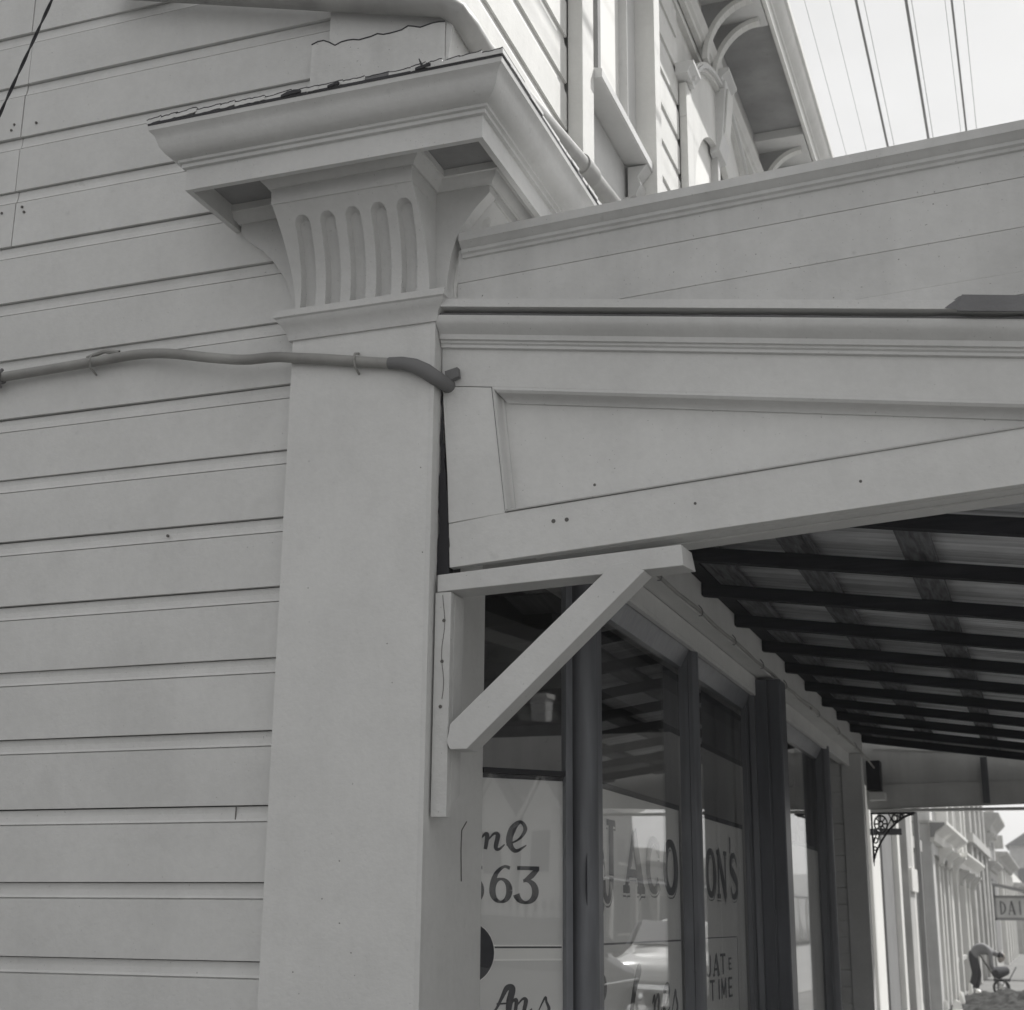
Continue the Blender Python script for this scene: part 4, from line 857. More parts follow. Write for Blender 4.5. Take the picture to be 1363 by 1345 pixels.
# =============================================================== NEIGHBOURING STREET FRONT
def shop(name, label, y0, y1, x, ztop_, bays, wall, trim, cor=0.25, upper=None, pil_w=0.28, head=2.45, panes=SIGNL, posts=0.12):
    T = thing(name, label, 'building', loc=(x, y0, G))
    def bx(nm, m, xa, xb, ya, yb, za, zb_, par=None, bevel=0.0):
        o = MB().box(xa, xb, ya-y0, yb-y0, za-G, zb_-G).build(nm, m, par or T, bevel=bevel)
        return o
    bx('wall', wall, -6, -0.12, y0, y1, G, ztop_)
    n = bays; step = (y1-y0)/n
    for i in range(n+1):
        yc = y0+step*i; yc = min(max(yc, y0+pil_w/2), y1-pil_w/2)
        p_ = bx('pilaster', trim, -0.12, posts, yc-pil_w/2, yc+pil_w/2, G, head, bevel=0.01)
        bx('plinth', trim, -0.12, posts+0.03, yc-pil_w/2-0.02, yc+pil_w/2+0.02, G, G+0.3, p_)
        bx('cap', trim, -0.12, posts+0.04, yc-pil_w/2-0.03, yc+pil_w/2+0.03, head-0.1, head+0.001, p_)
    for i in range(n):
        a = y0+step*i+pil_w/2+0.03; b = y0+step*(i+1)-pil_w/2-0.03
        w_ = bx('shop_window', trim, -0.119, -0.04, a, b, G+0.5, G+0.58)
        bx('pane', GLASS, -0.095, -0.09, a, b, G+0.58, head-0.12, w_)
        bx('blind', panes, -0.118, -0.108, a, b, G+0.58, head-0.12, w_)
        bx('glazing_bar', trim, -0.11, -0.05, (a+b)/2-0.03, (a+b)/2+0.03, G+0.58, head-0.12, w_)
        bx('stall_riser', wall, -0.119, -0.06, a, b, G, G+0.499, w_)
    bx('fascia', wall, -0.118, 0.06, y0, y1, head+0.003, head+0.36)
    pr = [(0.0, head+0.364), (0.08, head+0.37), (0.10, head+0.42), (cor*0.6, head+0.46), (cor, head+0.52), (cor, head+0.58), (-0.1, head+0.62)]
    MB().prism([(a, z-G) for a, z in pr], 'y', -0.02, y1-y0+0.02).build('cornice', trim, T)
    if upper:
        z = head+0.9
        bx('parapet', wall, -0.118, -0.02, y0, y1, head+0.62, ztop_)
        if ztop_ > 4.6:
            nn = n
            for i in range(nn):
                a = y0+(y1-y0)*(i+0.3)/nn; b = y0+(y1-y0)*(i+0.7)/nn
                f = bx('upper_window', trim, -0.019, 0.05, a-0.12, b+0.12, z, z+0.1)
                bx('pane', SIGND, -0.019, -0.01, a, b, z+0.1, ztop_-1.2, f)
                bx('casing', trim, -0.019, 0.04, a-0.12, a, z+0.1, ztop_-1.2, f); bx('casing', trim, -0.019, 0.04, b, b+0.12, z+0.1, ztop_-1.2, f)
                bx('hood', trim, -0.019, 0.10, a-0.16, b+0.16, ztop_-1.2, ztop_-1.05, f)
        pr = [(-0.02, ztop_-0.5), (0.08, ztop_-0.48), (0.10, ztop_-0.3), (0.3, ztop_-0.15), (0.36, ztop_), (-0.1, ztop_+0.05)]
        MB().prism([(a, z-G) for a, z in pr], 'y', -0.05, y1-y0+0.05).build('parapet_cornice', trim, T)
    return T, bx
def part_builder(T, y0):
    def bx(nm, m, xa, xb, ya, yb, za, zb_, par=None, bevel=0.0):
        return MB().box(xa-T.location.x, xb-T.location.x, ya-y0, yb-y0, za-G, zb_-G).build(nm, m, par or T, bevel=bevel)
    return bx
T = thing('neighbour_shop', 'pale single-storey shopfront seen just past the verandah end pilaster', 'building', loc=(-0.3, 7.35, G)); bx = part_builder(T, 7.35)
bx('wall', STONE, -6, -0.34, 7.2, 17.9, G, 3.5)
for ya, yb, xo, m_, nm, zt in ((8.4, 9.4, -0.16, STONE, 'pilaster', 2.9), (10.45, 11.15, -0.15, WHITE, 'pilaster', 3.0), (11.16, 11.28, -0.22, MID, 'door_jamb', 2.9), (11.30, 11.42, -0.20, STONE, 'door_jamb', 2.9), (11.44, 11.56, -0.24, MID, 'door_jamb', 2.9),
                             (11.60, 11.72, -0.16, WHITE, 'window_frame', 2.9), (11.74, 12.75, -0.20, CURT, 'window_blind', 2.9), (12.76, 12.98, -0.26, CLOTHD, 'window_frame', 2.9), (13.0, 14.1, -0.20, MID, 'door_panel', 2.9),
                             (14.12, 14.40, -0.14, WHITE, 'pilaster', 3.0), (14.42, 15.2, -0.22, MID, 'door_panel', 2.9), (15.22, 15.85, -0.13, STONE, 'pilaster', 3.0), (15.9, 16.2, -0.14, WHITE, 'pilaster', 3.0), (16.22, 17.8, -0.28, CLOTHD, 'doorway', 2.9)):
    p_ = bx(nm, m_, -0.339, xo, ya, yb, G+0.25, zt, bevel=0.006)
    bx('plinth', STONE, -0.339, xo+0.015, ya-0.01, yb+0.01, G, G+0.249, p_)
bx('fascia', PG, -0.339, -0.10, 8.4, 17.8, 3.01, 3.3); bx('notice_board', WHITE, -0.128, -0.10, 15.3, 16.1, 1.885, 2.16)
bx('projecting_sign', CLOTHD, 0.02, 0.29, 9.96, 10.0, 2.27, 2.325); bx('down_pipe', MID, -0.15, -0.09, 16.6, 16.7, G, 3.0); bx('transom', STONE, -0.339, -0.15, 16.22, 17.8, 2.45, 2.6)
T = thing('corniced_shop', 'low shop with bracketed cornice, end shade painted on, and slim pale pilasters, beyond the pale shopfront', 'building', loc=(-0.3, 18.1, G)); bx = part_builder(T, 18.1)
bx('wall', MID, -6, -0.36, 18.2, 23.4, G, 2.9); bx('end_pier', PG, -0.34, -0.045, 18.1, 18.5, G, 3.3, bevel=0.01); bx('pier_cap', STONE, -0.35, -0.02, 18.08, 18.52, 2.86, 2.90)
def pilrow(ys, z0, z1, xo, m_, w_=0.16):
    for y in ys:
        p_ = bx('pilaster', m_, -0.359, xo, y, y+w_, z0, z1, bevel=0.01); bx('capital', m_, -0.359, xo+0.03, y-0.03, y+w_+0.03, z1-0.09, z1-0.001, p_)
pilrow((18.75, 19.55, 20.5, 21.3, 22.4, 23.1), G, 2.45, -0.13, WHITE, 0.20)
for a, b in ((18.97, 19.53), (19.77, 20.48), (20.72, 21.28), (21.52, 22.38), (22.62, 23.08)): 
    f = bx('window', STONE, -0.359, -0.22, a, b, G+0.6, G+0.68); bx('pane', SIGNM, -0.359, -0.30, a, b, G+0.68, 2.35, f); bx('panel', PG, -0.359, -0.24, a, b, G, G+0.599, f)
def prof(x0, z0, out, h): return [(x0, z0), (x0+out*0.25, z0+h*0.05), (x0+out*0.35, z0+h*0.4), (x0+out*0.8, z0+h*0.7), (x0+out, z0+h*0.85), (x0+out, z0+h), (x0, z0+h*1.02)]
def corn(nm, m_, y0, ya, yb, z0, out, h, x0=-0.06):
    return MB().prism([(a-T.location.x, b-G) for a, b in prof(x0, z0, out, h)], 'y', ya-y0, yb-y0).build(nm, m_, T)
corn('cornice', WHITE, 18.1, 18.0, 23.4, 2.60, 0.24, 0.28); bx('frieze', PG, -0.359, -0.061, 18.51, 23.4, 2.46, 2.90)
MB().prism([(a-T.location.x, b-G) for a, b in prof(-0.045, 2.66, 0.20, 0.20)], 'y', -0.16, -0.105).build('cornice_end_shade', MID, T)  # grey end piece: shade of the cornice end put into its colour
for y in (19.6, 21.4, 23.1): corn('cornice_bracket', WHITE, 18.1, y, y+0.35, 2.35, 0.20, 0.24)
T = thing('pilastered_shop', 'two-storey shop with paired full-height pilasters, middle of the row', 'building', loc=(-0.3, 23.5, G)); bx = part_builder(T, 23.5)
bx('wall', PG, -6, -0.36, 23.5, 30.2, G, 7.4); pilrow((23.8, 25.4, 28.0, 29.4), G, 7.2, -0.16, WHITE, 0.26); pilrow((24.3, 26.6), 2.9, 7.2, -0.20, STONE, 0.3)
for a, b in ((24.1, 25.3), (25.7, 27.9), (28.3, 29.3)):
    f = bx('window', STONE, -0.359, -0.22, a, b, G+0.6, G+0.68); bx('pane', MID, -0.359, -0.30, a, b, G+0.68, 2.35, f); bx('pane', SIGNM, -0.359, -0.30, a+0.1, b-0.1, 3.4, 5.6, f); bx('hood', WHITE, -0.299, -0.10, a, b, 5.6, 5.75, f)
corn('cornice', WHITE, 23.5, 23.5, 30.2, 2.42, 0.22, 0.26)
for y in (24.4, 26.5, 28.8): corn('cornice_bracket', STONE, 23.5, y, y+0.5, 2.15, 0.18, 0.26)
T = thing('tall_building', 'tall grey rendered building rising out of sight behind the pilastered shop', 'building', loc=(-0.25, 30.5, G)); bx = part_builder(T, 30.5)
bx('wall', STONE, -6, -0.27, 30.5, 40, G, 8.5)
for y in (31, 33.4, 35.8, 38.2): pil2 = bx('pier', STONE, -0.269, -0.12, y, y+0.6, G, 8.4, bevel=0.02)
for y in (31.8, 34.2, 36.6, 38.9):
    f = bx('window', PG, -0.269, -0.2, y, y+1.3, G+0.5, G+0.6); bx('pane', MID, -0.269, -0.255, y, y+1.3, G+0.6, 2.9, f); bx('pane', MID, -0.269, -0.255, y+0.1, y+1.2, 3.8, 5.4, f)
bx('string_course', STONE, -0.269, -0.05, 30.5, 40, 3.2, 3.4)
T = thing('stepped_cornice_building', 'rendered building with heavy stepped cornice silhouetted against the sky', 'building', loc=(-0.25, 40.2, G)); bx = part_builder(T, 40.2)
bx('wall', STONE, -6, -0.12, 40.2, 45.5, G, 4.5)
corn('cornice', STONE, 40.2, 40.2, 45.5, 3.95, 0.36, 0.52, -0.12); corn('corbel', STONE, 40.2, 40.2, 40.6, 3.55, 0.20, 0.36, -0.12); corn('lower_cornice', STONE, 40.2, 40.2, 45.5, 2.9, 0.22, 0.25, -0.12)
bx('urn', STONE, -0.3, -0.05, 45.0, 45.4, 4.5, 4.9); bx('shop_window', MID, -0.119, -0.10, 41, 44.6, G+0.5, 2.7); bx('upper_window', MID, -0.119, -0.10, 41.5, 42.5, 3.2, 3.8); bx('upper_window', MID, -0.119, -0.10, 43.3, 44.3, 3.2, 3.8)
T = thing('low_parapet_building', 'lower pale building with small urn and cornice farther along', 'building', loc=(-0.1, 46, G)); bx = part_builder(T, 46)
bx('wall', STONE, -6, -0.15, 46, 62, G, 3.75); corn('cornice', STONE, 46, 46, 62, 3.35, 0.40, 0.30, -0.15); bx('urn', STONE, -0.14, 0.12, 46.1, 46.5, 3.75, 4.15)
for y in (47, 50, 53, 56, 59): bx('pier', WHITE, -0.149, 0.0, y, y+0.6, G, 3.2); bx('shop_window', MID, -0.149, -0.13, y+0.8, y+2.7, G+0.5, 2.6)
T, bx = shop('distant_shop', 'pale low building closing the row in the distance', 63.5, 90, 0.0, 3.6, 4, WHITE, STONE, cor=0.6, head=2.5, panes=MID)
# block across the end of the street
for i, (x0, x1, y, h) in enumerate(((-1.5, 3.5, 120, 7), (4.0, 9.5, 122, 9), (10, 16, 121, 6.5))):
    T = thing('end_building', ['pale building closing the end of the street by the kerb', 'taller pale building in the middle of the street end', 'low pale building at right of the street end'][i], 'building', loc=((x0+x1)/2, y, G))
    w_ = (x1-x0)/2
    MB().box(-w_, w_, 0, 8, 0, h).build('wall', STONE, T)
    MB().prism([(-w_-0.3, h), (w_+0.3, h), (0, h+1.8)], 'y', -0.3, 8.3).build('roof', SLATE, T)
    for a in (-0.6, 0.0, 0.6):
        for z in (1.0, 3.8): MB().box(a*w_-0.5, a*w_+0.5, -0.05, 0.02, z, z+1.5).build('window', SIGND, T)
# hanging shop sign
sg = thing('dairy_sign', 'hanging sign lettered DAIRY under a small gabled awning', 'sign', loc=(0.1, 35, G))
MB().box(0.06, 1.12, -0.04, 0.04, 1.40, 1.86).build('board', PG, sg)
MB().box(0.02, 1.16, -0.05, 0.05, 1.86, 1.92).build('frame', MID, sg); MB().box(0.02, 1.16, -0.05, 0.05, 1.34, 1.40).build('frame', MID, sg); MB().box(0.0, 0.06, -0.05, 0.05, 1.34, 2.2).build('frame', MID, sg)
for i, ch in enumerate('DAIRY'): glyph(ch, (0.13+0.195*i, -0.045, 1.47), (1, 0, 0), Z, (0, -1, 0), 0.17, 0.32, SIGNM, 'letter', sg, t=0.01)
MB().hexa([(0, -0.4, 2.15), (1.4, -0.4, 1.85), (1.4, 0.4, 1.85), (0, 0.4, 2.15)], [(0, -0.4, 2.22), (1.4, -0.4, 1.92), (1.4, 0.4, 1.92), (0, 0.4, 2.22)]).build('awning', MID, sg)

# street lamp like bracket and stumps near the digging
eh = MB(); rr = random.Random(2)
def eg(u, v):
    x = -0.25+2.4*u; y = 19.5+6.2*v; h = 0.26*math.sin(math.pi*u)**0.5*math.sin(math.pi*v)**0.7
    return (x, y, G-0.02+h*(0.7+0.5*noise.noise(Vector((x*2.5, y*2.5, 0))))+0.05*noise.noise(Vector((x*9, y*9, 2))))
eh.grid(eg, 60, 90); tag(eh.build('earth_heap', EARTH), 'low heap of dark dug earth on the pavement', 'earth', kind='stuff')
for i, (x, y, h_, w_) in enumerate(((-0.02, 18.3, 0.26, .05), (0.10, 18.9, 0.10, .10), (0.03, 20.0, 0.18, .07), (0.0, 21.6, 0.24, .06), (0.0, 24.2, 0.26, .06), (0.12, 24.4, 0.16, .07))):
    mb = MB(); rr = random.Random(i); g = lambda a: rr.uniform(a*0.6, a*1.3)
    mb.hexa([(-g(w_), -.05, 0), (g(w_), -.06, 0), (g(w_), .06, 0), (-g(w_), .05, 0)], [(-g(w_)*.8+.03, -.03, h_), (g(w_)*.5, -.03, h_*rr.uniform(.6, .95)), (g(w_)*.6, .03, h_*.85), (-g(w_)*.4, .03, h_*.95)])
    o = mb.build('broken_slab', WHITE, None, bevel=0.008, loc=(x, y, G+0.03))
    tag(o, ['pale upright shard nearest the camera at the foot of the corniced shop', 'flat pale lump lying just beyond the nearest shard', 'small pale block on the edge of the earth heap', 'pale leaning slab between the earth heap and the wall', 'taller of two pale slabs behind the stooping person', 'smaller of two pale slabs behind the stooping person'][i], 'rubble', 'broken slabs by the dug earth')

# =============================================================== PERSON bending over
def skinned(name, joints, edges, radii, m, parent, lvl=2):
    me = bpy.data.meshes.new(name); me.from_pydata(joints, edges, []); o = bpy.data.objects.new(name, me); C.objects.link(o)
    o.modifiers.new('Skin', 'SKIN'); sv = me.skin_vertices[0].data
    for i, r_ in enumerate(radii): sv[i].radius = (r_, r_) if not isinstance(r_, tuple) else r_; sv[i].use_root = (i == 0)
    s = o.modifiers.new('Sub', 'SUBSURF'); s.levels = lvl; s.render_levels = lvl; me.materials.append(m); o.parent = parent
    return o
pr_ = thing('person', 'person in grey shirt and dark trousers bending double over a tool', 'person', loc=(-0.06, 26.6, G))
# person faces +x (towards the road), hips left, head right
J = [(0.0, 0, 0.86), (0.10, 0, 0.97), (0.28, 0, 1.02), (0.43, 0, 0.96), (0.52, 0, 0.90), (0.60, 0, 0.84),
     (0.02, 0.10, 0.80), (0.12, 0.13, 0.46), (0.04, 0.14, 0.10), (0.17, 0.15, 0.04),
     (0.02, -0.10, 0.80), (0.06, -0.13, 0.46), (-0.06, -0.14, 0.10), (0.07, -0.15, 0.04),
     (0.42, 0.17, 0.90), (0.40, 0.20, 0.62), (0.50, 0.12, 0.40), (0.42, -0.17, 0.90), (0.44, -0.20, 0.62), (0.56, -0.10, 0.44)]
Ed = [(0, 1), (1, 2), (2, 3), (3, 4), (4, 5), (0, 6), (6, 7), (7, 8), (8, 9), (0, 10), (10, 11), (11, 12), (12, 13), (3, 14), (14, 15), (15, 16), (3, 17), (17, 18), (18, 19)]
Rr = [0.15, 0.15, 0.16, 0.15, 0.06, 0.06, 0.095, 0.065, 0.045, 0.04, 0.095, 0.065, 0.045, 0.04, 0.06, 0.045, 0.032, 0.06, 0.045, 0.032]
pr_.scale = (0.80, 0.85, 0.82)
body = skinned('body', J, Ed, Rr, CLOTH, pr_)
tr_ = skinned('trousers', [J[0], J[6], J[7], J[8], J[10], J[11], J[12], (0.06, 0, 0.93)], [(0, 1), (1, 2), (2, 3), (0, 4), (4, 5), (5, 6), (0, 7)], [0.165, 0.11, 0.082, 0.07, 0.11, 0.082, 0.07, 0.165], CLOTHD, pr_)
for s_ in (1, -1):
    skinned('shoe', [(J[8 if s_ > 0 else 12][0]-0.05, s_*0.14, 0.04), (J[8 if s_ > 0 else 12][0]+0.06, s_*0.145, 0.04), (J[8 if s_ > 0 else 12][0]+0.17, s_*0.15, 0.035)], [(0, 1), (1, 2)], [0.045, 0.05, 0.04], BLACK, pr_, 1)
hd = MB()
def hf(u, v):
    a = 2*math.pi*u; b = math.pi*(v-0.5); return (0.665+0.085*math.cos(b)*math.cos(a)+0.03*math.sin(b), 0.075*math.cos(b)*math.sin(a), 0.80+0.11*math.sin(b))
hd.grid(hf, 20, 14); hd_o = hd.build('head', SKIN, pr_, smooth=True)
mb = MB(); mb.hexa([(0.72, -0.015, 0.79), (0.72, 0.015, 0.79), (0.715, 0, 0.82)], [(0.765, -0.008, 0.775), (0.765, 0.008, 0.775), (0.745, 0, 0.80)]); mb.build('nose', SKIN, hd_o)
for s_ in (1, -1): MB().tube([(0.66, s_*0.07, 0.80), (0.66, s_*0.088, 0.81)], [0.022, 0.016], 8).build('ear', SKIN, hd_o)
hd = MB()
def hf2(u, v):
    a = 2*math.pi*u; b = math.pi*(v*0.55-0.02); return (0.645+0.095*math.cos(b)*math.cos(a)+0.01, 0.084*math.cos(b)*math.sin(a), 0.815+0.115*math.sin(b))
hd.grid(hf2, 20, 10); hd.build('hair', BLACK, hd_o, smooth=True)
for s_, wr, en in ((1, J[16], (0.55, 0.06, 0.33)), (-1, J[19], (0.61, -0.05, 0.37))):
    wv = Vector(wr); ev_ = Vector(en); hnd = skinned('hand', [tuple(wv), tuple(wv.lerp(ev_, .6))], [(0, 1)], [0.032, 0.036], SKIN, pr_, 1)
    for k_ in range(5):
        off = Vector((0.012*(k_-2), 0.010*(k_-2), 0)); b0 = wv.lerp(ev_, 0.75)+off; L_ = (0.045, 0.06, 0.065, 0.06, 0.05)[k_]
        dirv = (ev_-wv).normalized(); MB().tube([b0, b0+dirv*L_*0.6, b0+dirv*L_*0.8+Vector((-0.015, 0, -0.02))], [0.009, 0.008, 0.007], 6).build('finger', SKIN, hnd)
sh = thing('shovel', 'long-handled shovel held by the stooping person', 'shovel', loc=(-0.06, 26.6, G))
sh.scale = (0.80, 0.85, 0.82)
MB().tube([(0.10, 0.16, 0.98), (0.46, 0.08, 0.39), (0.56, 0.02, 0.16)], 0.02, 8).build('handle', BARK, sh)
MB().hexa([(0.58, -0.1, 0.26), (0.62, 0.12, 0.26), (0.80, 0.12, 0.03), (0.76, -0.12, 0.03)], [(0.60, -0.1, 0.27), (0.64, 0.12, 0.27), (0.82, 0.12, 0.04), (0.78, -0.12, 0.04)]).build('blade', MID, sh)
wb = thing('drum_cart', 'small dark drum on a wheeled cart beside the stooping person', 'cart', loc=(0.46, 26.0, G))
wb.scale = (0.78, 0.78, 0.78)
MB().tube([(-0.12, -0.1, 0.50), (-0.06, 0.05, 0.52), (0.12, 0.3, 0.56)], [0.09, 0.14, 0.10], 18).build('drum', CLOTHD, wb, smooth=True, bevel=0.01)
MB().tube([(-0.135, -0.115, 0.50), (-0.14, -0.125, 0.50)], [0.06, 0.02], 12).build('drum_mouth', BLACK, wb)
wh = MB().tube([(0.17*math.cos(2*math.pi*i/20), -0.2, 0.19+0.17*math.sin(2*math.pi*i/20)) for i in range(21)], 0.03, 8, cap=False).build('wheel', TYRE, wb, smooth=True)
MB().tube([(0, -0.22, 0.19), (0, -0.18, 0.19)], 0.055, 12).build('hub', WHITE, wh)
for i in range(6): MB().tube([(0, -0.2, 0.19), (0.16*math.cos(i*1.047), -0.2, 0.19+0.16*math.sin(i*1.047))], 0.012, 5).build('spoke', MID, wh)
MB().box(-0.17, 0.20, -0.15, 0.35, 0.33, 0.38).build('frame', CLOTHD, wb)
for s_ in (-0.1, 0.1): MB().tube([(s_, 0.3, 0.35), (s_, 0.34, 0.0)], 0.018, 8).build('leg', MID, wb)
MB().tube([(0.18, -0.05, 0.36), (0.36, -0.1, 0.66)], 0.014, 8).build('handle', MID, wb)

# =============================================================== across the street (seen reflected in the glass)
tag(MB().box(38.3, 70, -40, -3, G-1, 1.55).build('garden_bank', EARTH), kind='structure')
H = thing('gabled_house', 'white twin-gabled house with tall chimney across the street, mirrored in the splayed window', 'house', loc=(40, -13.3, 1.55))
MB().box(0, 9, -6, 6, 0, 3.6).build('wall', PG, H); MB().prism([(-6.5, 3.6), (6.5, 3.6), (4.2, 6.0), (-4.2, 6.0)], 'x', -0.3, 9.3).build('roof', SLATE, H)
for yy in (-0.8, 0.75):
    g_ = MB().prism([(yy-0.62, 0.5), (yy+0.62, 0.5), (yy+0.62, 2.9), (yy, 4.05), (yy-0.62, 2.9)], 'x', -1.2, -0.02).build('gabled_bay', WHITE, H)
    for s_ in (1, -1):
        MB().hexa([(-1.35, yy, 4.10), (-1.35, yy, 4.28), (-1.35, yy+s_*0.85, 2.72), (-1.35, yy+s_*0.85, 2.54)], [(-1.22, yy, 4.10), (-1.22, yy, 4.28), (-1.22, yy+s_*0.85, 2.72), (-1.22, yy+s_*0.85, 2.54)]).build('bargeboard', WHITE, g_)
        MB().hexa([(-1.33, yy, 4.29), (-1.33, yy, 4.36), (-1.33, yy+s_*0.9, 2.72), (-1.33, yy+s_*0.9, 2.65)], [(0, yy, 4.29), (0, yy, 4.36), (0, yy+s_*0.9, 2.72), (0, yy+s_*0.9, 2.65)]).build('roof', SLATE, g_)
    MB().box(-1.24, -1.205, yy-0.30, yy+0.30, 1.3, 2.5).build('window', SIGND, g_)
ch = MB().box(3.5, 4.1, -1.15, -0.65, 5.0, 7.3).build('chimney', PG, H); MB().box(3.45, 4.15, -1.2, -0.6, 7.3, 7.45).build('chimney_cap', WHITE, ch)
for a in (-4.6, -3.0, 3.2): MB().box(-0.03, 0.01, a, a+1.0, 1.2, 2.6).build('window', SIGND, H)
fn = thing('picket_fence', 'white picket fence on the bank in front of the gabled house', 'fence', loc=(38.6, 0, 1.35))
MB().box(0, 0.05, -20, -6, 0.3, 0.36).build('rail', WHITE, fn); MB().box(0, 0.05, -20, -6, 0.8, 0.86).build('rail', WHITE, fn)
pk = MB().prism([(-0.05, 0), (0.05, 0), (0.05, 1.0), (0, 1.08), (-0.05, 1.0)], 'x', -0.03, -0.005).build('picket', WHITE, fn); pk.location.y = -20
for i in range(1, 57):
    c = pk.copy(); C.objects.link(c); c.location.y = -20+i*0.25
# opposite shops, seen mirrored in the long windows
for i, (y0, y1, h, lb) in enumerate(((3, 14, 5.5, 'pale two-storey shop across the street, nearest the gabled house'), (15, 27, 7.0, 'tall pale shop across the street in mid block'), (28, 44, 4.2, 'low pale shop across the street'), (46, 60, 6.4, 'rendered building far along the opposite side'), (61, 100, 4.3, 'long low building farthest along the opposite side'))):
    T = thing('opposite_shop', lb, 'building', loc=(16.3, y0, G)); Ly = y1-y0
    MB().box(0, 7, 0, Ly, 0, h).build('wall', [STONE, PG, MID, MID, STONE][i], T)
    MB().prism([(-0.5, h-0.5), (0.0, h-0.7), (0.3, h+0.1), (-0.5, h)], 'y', -0.1, Ly+0.1).build('cornice', WHITE, T)
    MB().hexa([(-2.6, 0.3, 2.55), (-0.01, 0.3, 3.0), (-0.01, Ly-0.3, 3.0), (-2.6, Ly-0.3, 2.55)], [(-2.6, 0.3, 2.63), (-0.01, 0.3, 3.08), (-0.01, Ly-0.3, 3.08), (-2.6, Ly-0.3, 2.63)]).build('awning', SLATE, T)
    n = int(Ly/3)
    for k_ in range(n):
        a = (k_+0.2)*Ly/n; b = (k_+0.8)*Ly/n
        f = MB().box(-0.04, 0.0, a, b, 0.6, 0.7).build('window', WHITE, T); MB().box(-0.02, -0.003, a, b, 0.7, 2.3).build('pane', SIGND, f)
        if h > 5: f = MB().box(-0.06, 0.0, a+0.4, b-0.4, 3.5, 3.6).build('window', WHITE, T); MB().box(-0.02, -0.003, a+0.4, b-0.4, 3.6, 4.6).build('pane', SIGND, f)
        MB().tube([(-2.5, (k_+0.5)*Ly/n, 0), (-2.5, (k_+0.5)*Ly/n, 2.55)], 0.05, 8).build('awning_post', WHITE, T)
# parked cars
def car(label, x, y, body_m):
    T = thing('parked_car', label, 'car', 'cars parked along the kerb', loc=(x, y, G-0.12))
    prof = [(-2.1, 0.35), (-2.12, 0.62), (-1.95, 0.86), (-1.2, 0.95), (-0.75, 1.02), (-0.35, 1.42), (0.15, 1.52), (0.75, 1.47), (1.25, 1.10), (1.75, 0.98), (2.1, 0.80), (2.15, 0.5), (2.1, 0.35)]
    ws = [0.70, 0.74, 0.80, 0.82, 0.80, 0.60, 0.58, 0.58, 0.74, 0.78, 0.74, 0.72, 0.70]
    mb = MB(); n = len(prof); vs = []
    for s_ in (-1, 1):
        for (yy, z), w_ in zip(prof, ws): vs.append((s_*w_, yy, z))
    fs = [(i, i+1, n+i+1, n+i) for i in range(n-1)]+[(0, n, 2*n-1, n-1)]
    vs2 = []
    base = len(vs)
    for s_ in (-1, 1):
        for (yy, z) in prof: vs.append((s_*0.86, yy*0.97, min(z, 0.72)*0.98))
    for s_, o0, o1 in ((-1, 0, base), (1, n, base+n)):
        fs += [(o0+i, o0+i+1, o1+i+1, o1+i) for i in range(n-1)]
        fs += [tuple(o1+i for i in range(n))]
    mb.add(vs, fs); b_ = mb.build('body', body_m, T, smooth=True); sb = b_.modifiers.new('Sub', 'SUBSURF'); sb.levels = 2; sb.render_levels = 2
    for s_ in (-1, 1):
        MB().hexa([(s_*0.70, -0.60, 1.02), (s_*0.70, 1.10, 1.06), (s_*0.62, 0.80, 1.38), (s_*0.62, -0.25, 1.38)], [(s_*0.78, -0.60, 1.02), (s_*0.78, 1.10, 1.06), (s_*0.66, 0.80, 1.38), (s_*0.66, -0.25, 1.38)]).build('side_window', SIGND, T, bevel=0.01)
        for yy in (-1.3, 1.25):
            wv = MB().tube([(s_*0.68, yy, 0.32), (s_*0.88, yy, 0.32)], 0.32, 24).build('wheel', TYRE, T, smooth=True)
            MB().tube([(s_*0.70, yy, 0.32), (s_*0.90, yy, 0.32)], [0.19, 0.15], 20).build('hubcap', CHROME, wv, smooth=True)
        MB().tube([(s_*0.55, -2.02, 0.70), (s_*0.55, -2.10, 0.70)], 0.11, 16).build('headlight', CHROME, T, smooth=True)
        MB().tube([(s_*0.86, -1.6, 0.72), (s_*0.87, 1.7, 0.72)], 0.012, 6).build('trim_strip', CHROME, T)
    MB().hexa([(-0.55, -0.78, 1.03), (0.55, -0.78, 1.03), (0.48, -0.40, 1.38), (-0.48, -0.40, 1.38)], [(-0.55, -0.84, 1.05), (0.55, -0.84, 1.05), (0.48, -0.44, 1.41), (-0.48, -0.44, 1.41)]).build('windscreen', SIGND, T)
    for yy in (-2.2, 2.2): MB().tube([(-0.8, yy*0.98, 0.45), (-0.4, yy, 0.45), (0.4, yy, 0.45), (0.8, yy*0.98, 0.45)], 0.06, 10).build('bumper', CHROME, T, smooth=True)
    return T
car('pale rounded saloon car at the kerb nearest the shop windows', 4.75, 6.5, CARP)
car('dark rounded saloon car at the kerb further along', 4.75, 13.0, CARD)
car('pale rounded saloon car at the kerb farthest down the street', 4.75, 20.5, CARP)

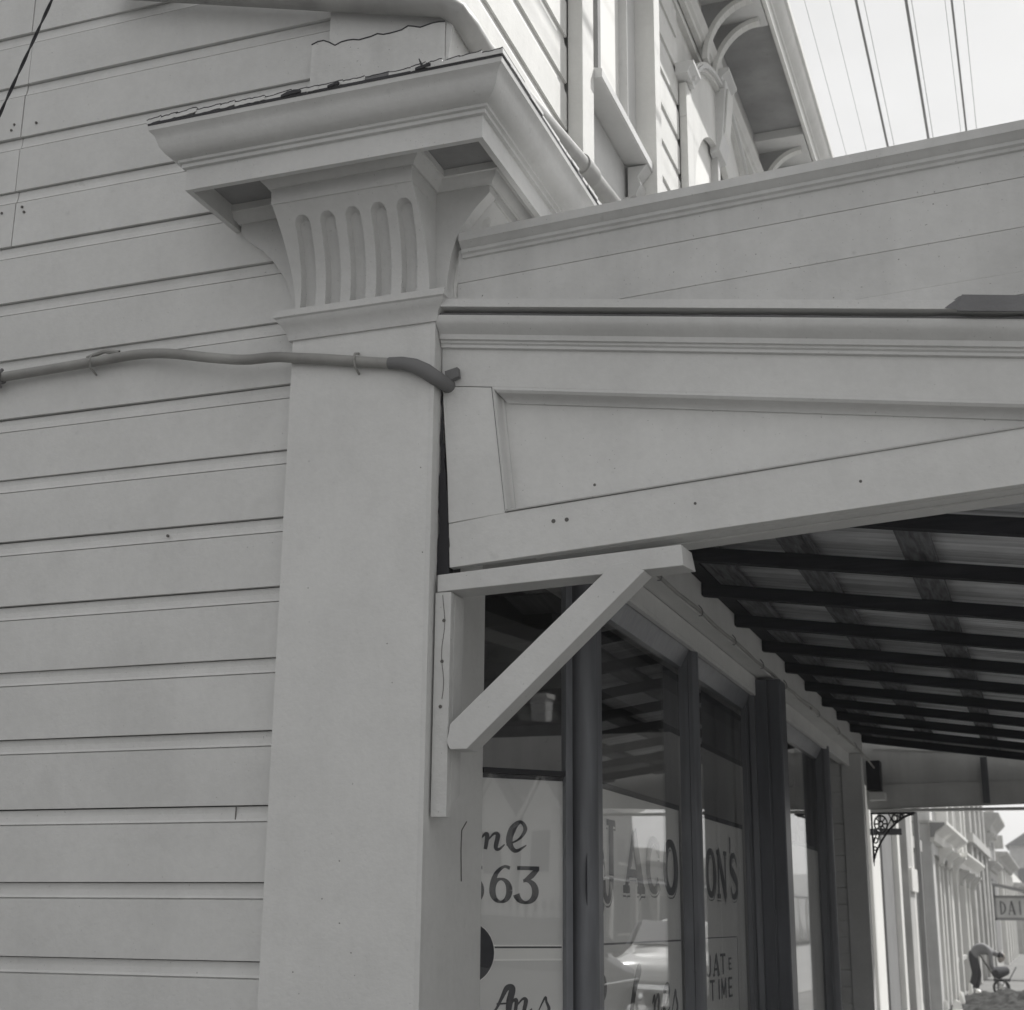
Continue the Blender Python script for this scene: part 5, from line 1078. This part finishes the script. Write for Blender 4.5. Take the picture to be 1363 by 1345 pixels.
# trees added to darken the sky mirrored in the splayed window, and hills beyond
def tree(x, y, h, r_, lb, seed):
    T = thing('tree', lb, 'tree', 'trees added to darken the window reflection', loc=(x, y, G)); rr = random.Random(seed)
    mb = MB(); mb.tube([(0, 0, 0), (0.1, 0, h*0.35), (0, 0.1, h*0.75)], [0.28, 0.2, 0.06], 8)
    for i in range(7):
        a = rr.uniform(0, 6.28); z = h*rr.uniform(0.3, 0.6); mb.tube([(0.05, 0, z), (math.cos(a)*r_*0.7, math.sin(a)*r_*0.7, z+h*0.22)], [0.09, 0.02], 6)
    mb.build('trunk', BARK, T)
    mb = MB(); cl_ = [(rr.gauss(0, .42)*r_, rr.gauss(0, .42)*r_, h*rr.uniform(0.35, 0.97), rr.uniform(.25, .5)*r_) for _ in range(26)]
    for i in range(5200):
        cx, cy, cz, cr_ = rr.choice(cl_); v = Vector((rr.gauss(0, 1), rr.gauss(0, 1), rr.gauss(0, 1))).normalized()*cr_*rr.uniform(.5, 1.05)
        p = Vector((cx, cy, cz))+v; a = Vector((rr.gauss(0, 1), rr.gauss(0, 1), rr.gauss(0, 1))).normalized()*0.65; b = a.orthogonal().normalized()*0.5
        mb.add([p-a, p+b, p+a, p-b], [(0, 1, 2, 3)])
    mb.build('crown', LEAF, T)
for i, (x, y, h, r_) in enumerate(((60, -18, 19, 7.0), (63, -30, 21, 8), (66, -8, 18, 7), (72, -22, 24, 9))):
    tree(x, y, h, r_, ['added dark tree directly behind the gabled house chimney', 'added broad dark tree off the left end of the gabled house', 'added dark tree between the gabled house and the shops', 'tallest added dark tree at the back of the gabled house'][i], i)
def hf(u, v):
    x = -500+1100*u; y = 260+280*v; return (x, y, G-2+(16+10*noise.noise(Vector((x*0.006, 3.1, 0))))*math.sin(math.pi*min(1, v*1.1)*0.5)+6*noise.noise(Vector((x*0.02, y*0.02, 0))))
tag(MB().grid(hf, 90, 24).build('hills', HILL, None, smooth=True), kind='structure')
# =============================================================== HAZE
hm = bpy.data.materials.new('street_haze'); hm.use_nodes = True; hn = hm.node_tree; hn.nodes.clear()
pv = hn.nodes.new('ShaderNodeVolumePrincipled'); pv.inputs['Density'].default_value = 0.0020; pv.inputs['Color'].default_value = (0.97, 0.97, 0.97, 1); pv.inputs['Anisotropy'].default_value = 0.4
ho = hn.nodes.new('ShaderNodeOutputMaterial'); hn.links.new(pv.outputs[0], ho.inputs['Volume'])
tag(MB().box(-650, 700, -220, 650, -6, 45).build('haze', hm), kind='stuff')
